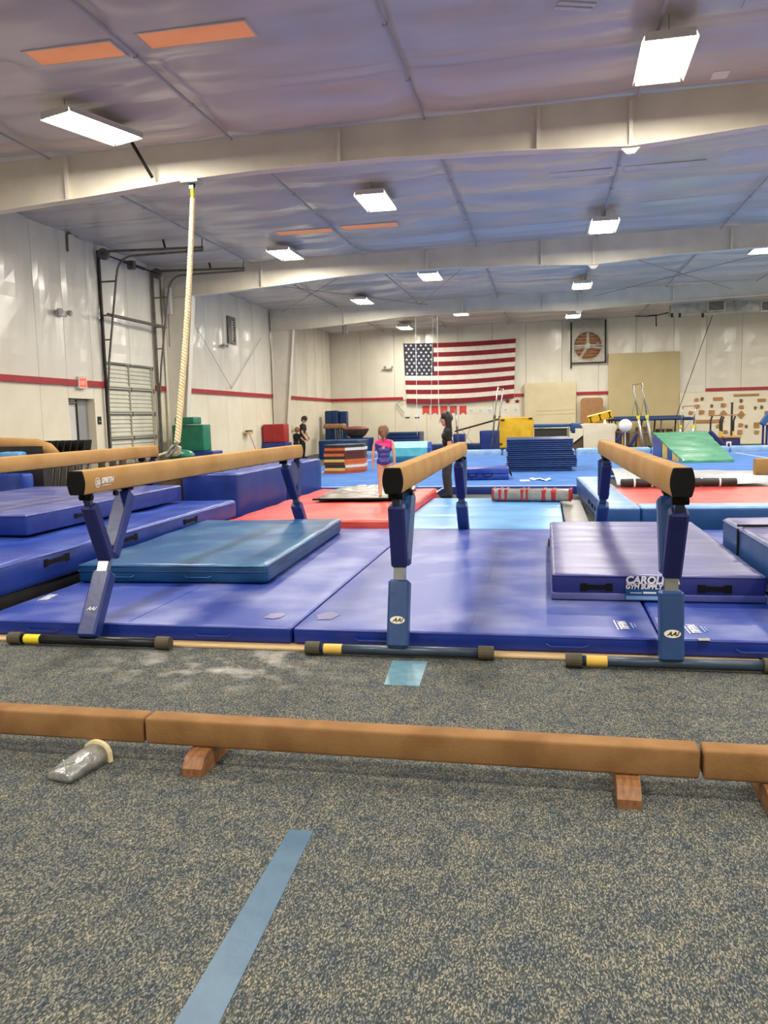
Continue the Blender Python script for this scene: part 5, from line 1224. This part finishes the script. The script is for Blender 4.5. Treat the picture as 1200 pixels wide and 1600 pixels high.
# high bar pairs
def highbar(name, label, u, y0_, y1_, mat='chrome', r=.03, legs=True):
    t = empty(name, (0, 0, 0), label=label, cat='gymnastics bars'); tops = []
    cx_ = 0
    for (px0, py0, px1, py1), yy_ in zip(u, (y0_, y1_)):
        a = P('y', yy_, px0, py0); b = P('y', yy_, px1, py1); e_ = a+(b-a)*(a.z/(a.z-b.z)); tops.append(a); cx_ += e_.x/2
        m_ = a.lerp(e_, .45)
        G().tube([e_, m_], r*1.35, 10).out('lower_post', 'galv', t, smooth=True); G().tube([m_, a], r*.8, 10).out('upper_post', mat, t, smooth=True); G().tube([m_+Vector((0, 0, .05)), m_-Vector((0, 0, .05))], r*1.9, 10).out('collar', 'yellow_label', t)
        G().box(e_.x-.1, e_.x+.1, e_.y-.25, e_.y+.25, 0, .04, b=.01).out('foot_plate', 'dark_iron', t)
        for s in (-1, 1): G().tube([a.lerp(e_, .2), (e_.x+s*.5, e_.y+1.6, .02)], .006, 5).out('tension_cable', 'cable', t)
    G().tube([tops[0], tops[1]], .018, 8).out('rail', 'tan_wood', t)
    sh = Vector((cx_, (y0_+y1_)/2, 0)); t.location = sh
    for c in t.children:
        for v in c.data.vertices: v.co -= sh
    LOCS[t.name] = Matrix.Translation(sh); return t
t = highbar('high_bar', 'tall high bar with two leaning posts behind the green wedge', ((989, 601, 1003, 688), (1003, 599, 1019, 703)), 29.4, 29.1)
for q0, q1 in (((984, 697), (996, 678)), ((964, 690), (972, 676))):
    a, b = P('y', 29.0, *q0), P('y', 29.0, *q1); G().bar((a.x, 29.0, max(.2, a.z)), b, .1, .1, b=.02).out('leg_pad', 'pad_deep', t)
highbar('low_bar', 'lower bar set right of the trampoline with a pale rail', ((1067, 635, 1061, 690), (1087, 634, 1081, 690)), 33.6, 33.2)
t = empty('parallel_bars', (7, 35, 0), label='parallel bars on black posts before the climbing board', cat='gymnastics bars')
for (px, py, y_) in ((1113, 650, 34.6), (1128, 650, 34.6), (1131, 651, 33.9), (1149, 650, 33.9)):
    a = P('y', y_, px, py); G().tube([(a.x-.06, y_, 0), (a.x-.06, y_, a.z-.18), (a.x, y_, a.z)], .035, 8).out('post', 'dark_iron', t); G().tube([(a.x-.06, y_, a.z*.35), (a.x-.06, y_, a.z*.55)], .042, 8).out('yellow_band', 'yellow_foam', t)
for (q0, q1, y_) in (((1110, 649), (1130, 649), 34.6), ((1128, 649), (1152, 648), 33.9)): a, b = P('y', y_, *q0), P('y', y_, *q1); G().tube([a, b], .022, 8).out('rail', 'tan_wood', t)
a, b = P('y', 34.2, 1144, 629), P('y', 34.2, 1144, 690); tag(G().tube([(a.x, 34.2, 0), (a.x, 34.2, a.z-.05), a], [.04, .04, .06], 10).out('pole', 'dark_iron'), 'single dark pole with a knob between the parallel bars', 'pole')
t = empty('mat_box', (6.8, 32.6, 0), label='blue box with a tan top and white label by the parallel bars', cat='box')
rbox('box', 6.55, 7.1, 32.5, 33.1, 0, .47, .03, 'pad_deep', t, step=.3); rbox('top', 6.53, 7.12, 32.48, 33.12, .475, .56, .03, 'tan_wood', t, step=.3); G().box(6.6, 6.78, 32.49, 32.498, .1, .36).out('label', 'paper', t); G().box(6.65, 6.73, 32.486, 32.49, .17, .30).out('label_print', 'pad_deep', t)
a, b = P('y', 29.9, 1108, 674), P('y', 29.9, 1133, 694); t = empty('leg_cushion', ((a.x+b.x)/2, 29.9, 0), label='slanting dark blue padded strut right of the green wedge', cat='pad'); G().bar((a.x, 29.9, a.z), (b.x, 29.9, max(.1, b.z-.1)), .16, .14, b=.03).out('pad', 'pad_deep', t); G().bar((a.x, 29.9, a.z), (a.x+.05, 30.3, 0), .05, .05).out('leg', 'iron', t)
t = empty('padded_frame', (8.2, 32.5, 0), label='blue padded A frame cut by the right edge of the photo', cat='frame')
a, b = P('y', 32.5, 1190, 664), P('y', 32.5, 1208, 640); G().bar(a, b, .2, .22, ref=(0, 1, 0), b=.04).out('top_pad', 'frame_side', t)
for dx in (0, .13): G().bar((a.x+.05+dx, 32.5, 0), (a.x+.06+dx, 32.5, a.z), .07, .07, b=.01).out('leg', 'pad_deep', t)
G().bar((a.x+.2, 32.5, a.z), (a.x+.7, 32.5, .2), .08, .08, b=.01).out('brace', 'pad_deep', t)
t = mat_thing('low_mat', (7.0, 9.6, 31.6, 33.6-.05, 0, .2), .04, ('frame_side', 'navy'), 'low blue mat under the padded frame', seed=71, step=.4, pipes=False) if False else None
# ================================================================== LEFT WALL FIXTURES
p = P('x', XL, 124, 598); t = empty('exit_sign', (XL+.05, p.y, p.z-.15), label='small glowing red exit sign on the left wall stripe', cat='sign')
G().box(XL+.0, XL+.09, p.y-.17, p.y+.17, p.z-.14, p.z+.13, b=.01).out('case', 'lamp_body', t); G().box(XL+.09, XL+.095, p.y-.13, p.y+.13, p.z-.10, p.z+.09).out('lens', 'exit_red', t)
text('EXIT', .12, 'cream_print', t, (XL+.0965, p.y-.115, p.z-.05), (0, 1, 0), (0, 0, 1), sx=.8)
for px, py, lab, s_ in ((90, 489, 'twin head emergency light high on the left wall by the roll door', 1), (345, 541, 'small emergency light below the wall vent', .8)):
    p = P('x', XL, px, py); t = empty('emergency_light', (XL+.06, p.y, p.z-.08), label=lab, cat='light', group='emergency lights')
    G().box(XL+.03, XL+.13, p.y-.16*s_, p.y+.16*s_, p.z-.07*s_, p.z+.05*s_, b=.015).out('case', 'lamp_body', t)
    for s in (-1, 1): G().tube([(XL+.12, p.y+s*.17*s_, p.z+.02), (XL+.2, p.y+s*.19*s_, p.z-.0)], [.05*s_, .065*s_], 10).out('lamp_head', 'fan_metal', t)
p = P('y', WF, 608, 575); t = empty('emergency_light', (p.x, WF, p.z-.06), label='emergency light on the far wall left of the flag', cat='light', group='emergency lights')
G().box(p.x-.15, p.x+.15, WF-.09, YF-.005, p.z-.06, p.z+.05, b=.01).out('case', 'lamp_body', t)
for s in (-1, 1): G().tube([(p.x+s*.16, WF-.08, p.z+.05), (p.x+s*.18, WF-.15, p.z+.03)], [.05, .06], 10).out('lamp_head', 'fan_metal', t)
a, b = P('x', XL, 352, 493), P('x', XL, 366, 539); t = empty('louvred_vent', (XL, (a.y+b.y)/2, b.z), label='narrow louvred vent high on the left wall', cat='vent')
y0, y1, z0, z1 = a.y, b.y, b.z, a.z
for (q0, q1, q2, q3) in ((y0, y0+.3, z0, z1), (y1-.12, y1, z0, z1), (y0+.3, y1-.12, z0, z0+.1), (y0+.3, y1-.12, z1-.1, z1)): G().box(XL, XL+.08, q0, q1, q2, q3).out('frame', 'iron', t)
for k in range(8): z = z0+.12+(z1-z0-.24)*k/8; G().bar((XL+.05, y0+.3, z+.05), (XL+.05, y1-.12, z+.05), .07, .01, ref=(.7, 0, .7)).out('slat', 'lamp_body', t)
a, b = P('x', XL, 152, 651), P('x', XL, 158, 663); t = empty('black_sign', (XL, (a.y+b.y)/2, b.z), label='small black sign right of the personnel door', cat='sign')
G().box(XL, XL+.015, a.y, b.y, b.z, a.z).out('plate', 'dark_print', t); G().box(XL+.015, XL+.017, a.y+.04, b.y-.04, b.z+.06, a.z-.1).out('symbol', 'paper', t)
p = P('x', XL+.3, 534, 512)
p = P('y', 33.5, 540, 513); t = empty('hanging_speaker', (p.x, 33.5, p.z-.2), label='small white box hung below the ceiling near the far left corner', cat='speaker')
G().box(p.x-.09, p.x+.09, 33.4, 33.6, p.z-.2, p.z+.14, b=.02).out('box', 'lamp_body', t); G().box(p.x-.11, p.x-.09, 33.42, 33.58, p.z-.2, p.z+.1).out('side', 'dark_iron', t); G().tube([(p.x, 33.5, p.z+.14), (p.x, 33.5, 5.58)], .015, 6).out('hanger', 'cable', t)
p = P('x', XL, 105, 368); tag(G().tube([(XL+.05, p.y-.1, p.z-.35), (XL+.06, p.y-.1, p.z), (XL+.1, p.y+.05, p.z+.08), (XL+.08, p.y+.25, p.z+.02)], .025, 6).out('pipe_hook', 'iron', smooth=True), 'bent grey pipe hook at the top of the left wall', 'hook')
t = empty('junction_box', (-9.75, 20.55, 4.6), label='white junction box on the column top by the roll door', cat='box')
p = P('y', 20.55, 262, 470); G().box(p.x-.05, p.x+.1, 20.5, 20.62, p.z-.35, p.z+.35, b=.01).out('box', 'lamp_body', t); G().tube([(p.x, 20.55, p.z-.35), (p.x-.02, 20.56, p.z-1.2)], .012, 6).out('conduit', 'iron', t)
# ================================================================== PEOPLE
def capsule(g, p0, p1, r0, r1, n=12):
    p0, p1 = Vector(p0), Vector(p1); d = (p1-p0)
    if d.length < 1e-4: d = Vector((0, 0, 1e-3))
    d.normalize(); pts, rs = [], []
    for k in range(4): a = math.pi/2*(1-(k+.15)/4); pts.append(p0-d*r0*math.sin(a)); rs.append(max(.0005, r0*math.cos(a)))
    pts.append(p0); rs.append(r0); pts.append(p1); rs.append(r1)
    for k in range(4): a = math.pi/2*((k+.85)/4); pts.append(p1+d*r1*math.sin(a)); rs.append(max(.0005, r1*math.cos(a)))
    g.tube(pts, rs, n)
def fuse(name, prims, parent, voxel, mats, smooth_it=4):
    """prims: (p0, p1, r0, r1, material index) fused into one continuous surface"""
    g = G()
    for p in prims: capsule(g, *p[:4])
    me = bpy.data.meshes.new('tmp'); me.from_pydata(g.v, [], g.f); me.update()
    bm = bmesh.new(); bm.from_mesh(me); bmesh.ops.recalc_face_normals(bm, faces=bm.faces); bm.to_mesh(me); bm.free()
    o = bpy.data.objects.new('tmp', me); COL.objects.link(o)
    m = o.modifiers.new('r', 'REMESH'); m.mode = 'VOXEL'; m.voxel_size = voxel
    m2 = o.modifiers.new('s', 'SMOOTH'); m2.factor = .5; m2.iterations = smooth_it
    dg = bpy.context.evaluated_depsgraph_get(); ev = o.evaluated_get(dg).to_mesh()
    vs = [v.co.copy() for v in ev.vertices]; fs = [tuple(p.vertices) for p in ev.polygons]; cs = [p.center.copy() for p in ev.polygons]
    o.evaluated_get(dg).to_mesh_clear(); bpy.data.objects.remove(o); bpy.data.meshes.remove(me)
    P_ = [(Vector(p[0]), Vector(p[1])-Vector(p[0]), p[2], p[3], p[4]) for p in prims]; fm = []
    for c in cs:
        best, bi = 1e9, 0
        for a, d, r0, r1, mi in P_:
            t = max(0, min(1, (c-a).dot(d)/max(1e-9, d.length_squared))); q = (c-a-d*t).length-(r0+(r1-r0)*t)
            if q < best: best, bi = q, mi
        fm.append(bi)
    return mk(name, vs, fs, None, parent, True, True, mats, fm)
def hand(pr, w, d, side, fwd, s, mi):
    """palm, four unequal bent fingers and a thumb; d: forearm direction, side: across the palm, fwd: palm normal"""
    w, d, side, fwd = Vector(w), Vector(d).normalized(), Vector(side).normalized(), Vector(fwd).normalized()
    for k in (-1, 0, 1): pr.append((w+d*.015*s+side*(k*.016*s), w+d*.075*s+side*(k*.022*s), .017*s, .016*s, mi))
    for k, L in enumerate((.062, .075, .07, .052)):
        b = w+d*.085*s+side*((k-1.5)*.02*s); m = b+d*(L*.55*s)+fwd*.006*s; e = m+d*(L*.4*s)+fwd*.022*s
        pr.append((b, m, .0095*s, .0088*s, mi)); pr.append((m, e, .0088*s, .0075*s, mi))
    b = w+d*.03*s-side*.03*s; m = b+d*.035*s-side*.022*s+fwd*.01*s; pr.append((b, m, .012*s, .0105*s, mi)); pr.append((m, m+d*.03*s+fwd*.008*s, .0105*s, .009*s, mi))
def person(label, loc, rz, H, mats, slots, legs, arms, lean=0, nod=0, headr=.062, hair=None, hairmat='hair_dark', voxel=.010, flare=0, name='person'):
    """faces local +Y. slots: material index of skin, top, bottom, shoe, sleeve; legs / arms: (left, right) joint chains as multiples of H"""
    t = empty(name, loc, rz, label, 'person'); sk, top, bot, shoe, slv = slots[:5]
    h = H; pr = []
    def L(x, y, z):                                            # lean the upper body forward about the hips
        if z > .5: y = y+(z-.5)*math.sin(lean); z = .5+(z-.5)*math.cos(lean)
        return (x*h, y*h, z*h)
    def c(a, b, r0, r1, mi): pr.append((a, b, r0*h, r1*h, mi))
    c(L(-.042, 0, .515), L(.042, 0, .515), .066, .066, bot); c(L(-.03, -.01, .50), L(.03, -.01, .50), .066, .066, bot)
    c(L(-.035, 0, .60), L(.035, 0, .60), .056, .056, top); c(L(-.045, 0, .67), L(.045, 0, .67), .060, .060, top); c(L(-.05, .005, .735), L(.05, .005, .735), .060, .060, top); c(L(-.09, 0, .79), L(.09, 0, .79), .036, .036, top); c(L(-.05, 0, .81), L(.05, 0, .81), .034, .034, top)
    nk = Vector(L(0, .0, .82)); hd = Vector(L(0, .012, .915)); ax = Vector((0, math.sin(nod), math.cos(nod)))
    c(nk, hd, .030, .030, sk); hc = hd+ax*(.02*h); fw = Vector((0, math.cos(nod), -math.sin(nod)))
    r = headr
    c(hc-ax*.022*h+fw*.008*h, hc+ax*.028*h, r*.80, r, sk); c(hc-ax*.048*h+fw*.022*h, hc-ax*.03*h+fw*.018*h, r*.55, r*.6, sk)       # skull, jaw
    c(hc+fw*(r*.92*h)+ax*.006*h, hc+fw*(r*1.16*h)-ax*.016*h, .007, .010, sk)                                                     # nose
    for s in (-1, 1):
        X = Vector((1, 0, 0))
        c(hc+X*(s*r*.93*h)+ax*.006*h, hc+X*(s*r*.95*h)-ax*.018*h, .010, .008, sk)                                                 # ears
    for ch in legs:
        (hx, hy, hz), (kx, ky, kz), (ax_, ay, az), (tx, ty, tz) = ch
        c((hx*h, hy*h, hz*h), (kx*h, ky*h, kz*h), .060, .042+flare*.5, bot if slots[2] != sk else sk)
        c((kx*h, ky*h, kz*h), (ax_*h, ay*h, az*h), .042+flare*.5, .026+flare, bot if flare else sk if len(slots) > 5 else bot)
        c((ax_*h, ay*h, (az-.012)*h), (ax_*h, (ay-.02)*h, (tz)*h), .027, .024, shoe); c((ax_*h, ay*h, tz*h), (tx*h, ty*h, tz*h), .024, .018, shoe)
    for s, ch in zip((-1, 1), arms):
        sh, el, wr = [Vector(L(*q)) for q in ch]
        mid = sh.lerp(el, .55)
        c(sh, mid, .036, .034, slv); c(mid, el, .028, .025, sk); c(el, wr, .026, .018, sk)
        d = (wr-el).normalized(); side = d.cross(Vector((s, 0, 0)))
        if side.length < .1: side = Vector((0, 1, 0))
        hand(pr, wr, d, side*-1, Vector((-s, 0, 0)), h/1.65, sk)
    fuse('body', pr, t, voxel, mats)
    X = Vector((1, 0, 0))
    g = G()
    for s in (-1, 1): g.sphere(hc+fw*(r*.93*h)+X*(s*.024*h)+ax*.008*h, .0085*h, 8)
    g.out('eyes', 'dark_print', t, local=True); G().bar(hc+fw*(r*.98*h)-ax*.034*h-X*.016*h, hc+fw*(r*.98*h)-ax*.034*h+X*.016*h, .008*h, .012*h, ref=tuple(fw)).out('mouth', 'dome_red', t, local=True)
    hp = [(hc+ax*.03*h-fw*.006*h, hc+ax*.012*h-fw*.016*h, r*1.1*h, r*1.08*h, 0), (hc-fw*.03*h+ax*.01*h, hc-fw*.026*h-ax*.03*h, r*.92*h, r*.7*h, 0)]
    hp += hair(hc, fw, ax, X, h) if hair else []
    fuse('hair', hp, t, voxel, [hairmat], 2)
    return t
def hair_long(hc, fw, ax, X, h):
    o = []
    for s in (-1, -.4, .4, 1): o.append((hc-fw*.03*h+X*(s*.035*h)-ax*.01*h, hc-fw*.055*h+X*(s*.042*h)-Vector((0, 0, .2*h)), .03*h, .017*h, 0))
    for s in (-1, 1): o.append((hc+X*(s*.05*h)+ax*.01*h, hc-fw*.012*h+X*(s*.05*h)-ax*.11*h, .022*h, .02*h, 0))
    return o
def hair_tail(hc, fw, ax, X, h): return [(hc-fw*.075*h+ax*.01*h, hc-fw*.09*h-ax*.04*h, .026*h, .03*h, 0), (hc-fw*.09*h-ax*.04*h, hc-fw*.085*h-Vector((0, 0, .13*h)), .03*h, .012*h, 0), (hc-fw*.06*h+ax*.02*h, hc-fw*.08*h+ax*.012*h, .03*h, .028*h, 0)]
stand = (((-.052, 0, .49), (-.056, .012, .27), (-.058, -.005, .055), (-.068, .085, .022)), ((.052, 0, .49), (.056, .012, .27), (.058, -.005, .055), (.068, .085, .022)))
w = P('y', 15.2, 699, 700)
person('woman with long dark hair, black shirt and charcoal trousers, facing left', (w.x, 15.2, 0), math.pi/2+.25, 1.57, ['skin', 'black_cloth', 'charcoal_cloth'], (0, 1, 2, 1, 1), stand,
       (((-.115, 0, .785), (-.135, -.01, .62), (-.10, .10, .54)), ((.115, 0, .785), (.135, -.025, .62), (.12, .03, .49))), hair=hair_long, flare=.016, voxel=.009)
g_ = P('y', 12.8, 600, 720)
girl_legs = (((-.05, 0, .49), (-.055, -.0, .27), (-.062, -.05, .06), (-.075, .02, .022)), ((.05, 0, .49), (.052, .06, .28), (.055, .05, .06), (.06, .14, .022)))
gt = person('girl with blond ponytail in a pink and blue leotard, seen from behind', (g_.x, 12.8, .272), .12, 1.085, ['skin', 'leotard_blue', 'pink_cloth'], (0, 1, 1, 0, 0, 1), girl_legs,
       (((-.115, 0, .785), (-.155, -.02, .63), (-.165, .0, .47)), ((.115, 0, .785), (.15, -.02, .63), (.155, .0, .47))), hair=hair_tail, hairmat='hair_blond', headr=.074, voxel=.0075)
# leotard cut: bare legs below the hips, pink yoke, keyhole back
body = [c for c in gt.children if c.name.startswith('body')][0]
for p in body.data.polygons:
    c = p.center/1.085
    if c.z < .455+.35*max(0, abs(c.x)-.03) and c.z < .52: p.material_index = 0
    elif .45 < c.z < .835 and abs(c.x) < .125:
        p.material_index = 2 if c.z > .735-.35*c.x else 1
        if c.y < 0 and (c.x/.022)**2+((c.z-.715)/.02)**2 < 1: p.material_index = 0
b_ = P('y', 31, 472, 690)
person('older boy in black clothes with bowed head by the far left wall', (b_.x, 31.0, 0), -math.pi/2-.1, 1.66, ['skin', 'black_cloth'], (0, 1, 1, 1, 1), stand,
       (((-.115, 0, .785), (-.12, .04, .63), (-.08, .12, .52)), ((.115, 0, .785), (.125, .05, .63), (.09, .13, .50))), lean=.12, nod=.6, hairmat='hair_brown', flare=.012, voxel=.012)
b_ = P('y', 30.3, 463, 700)
person('small ginger haired boy in a black shirt before the older boy', (b_.x, 30.3, 0), -.5, 1.22, ['skin', 'black_cloth'], (0, 1, 1, 1, 1), stand,
       (((-.115, 0, .785), (-.14, .02, .63), (-.13, .06, .5)), ((.115, 0, .785), (.17, .06, .68), (.24, .12, .60))), lean=.1, nod=.4, headr=.075, hairmat='hair_ginger', flare=.012, voxel=.01)
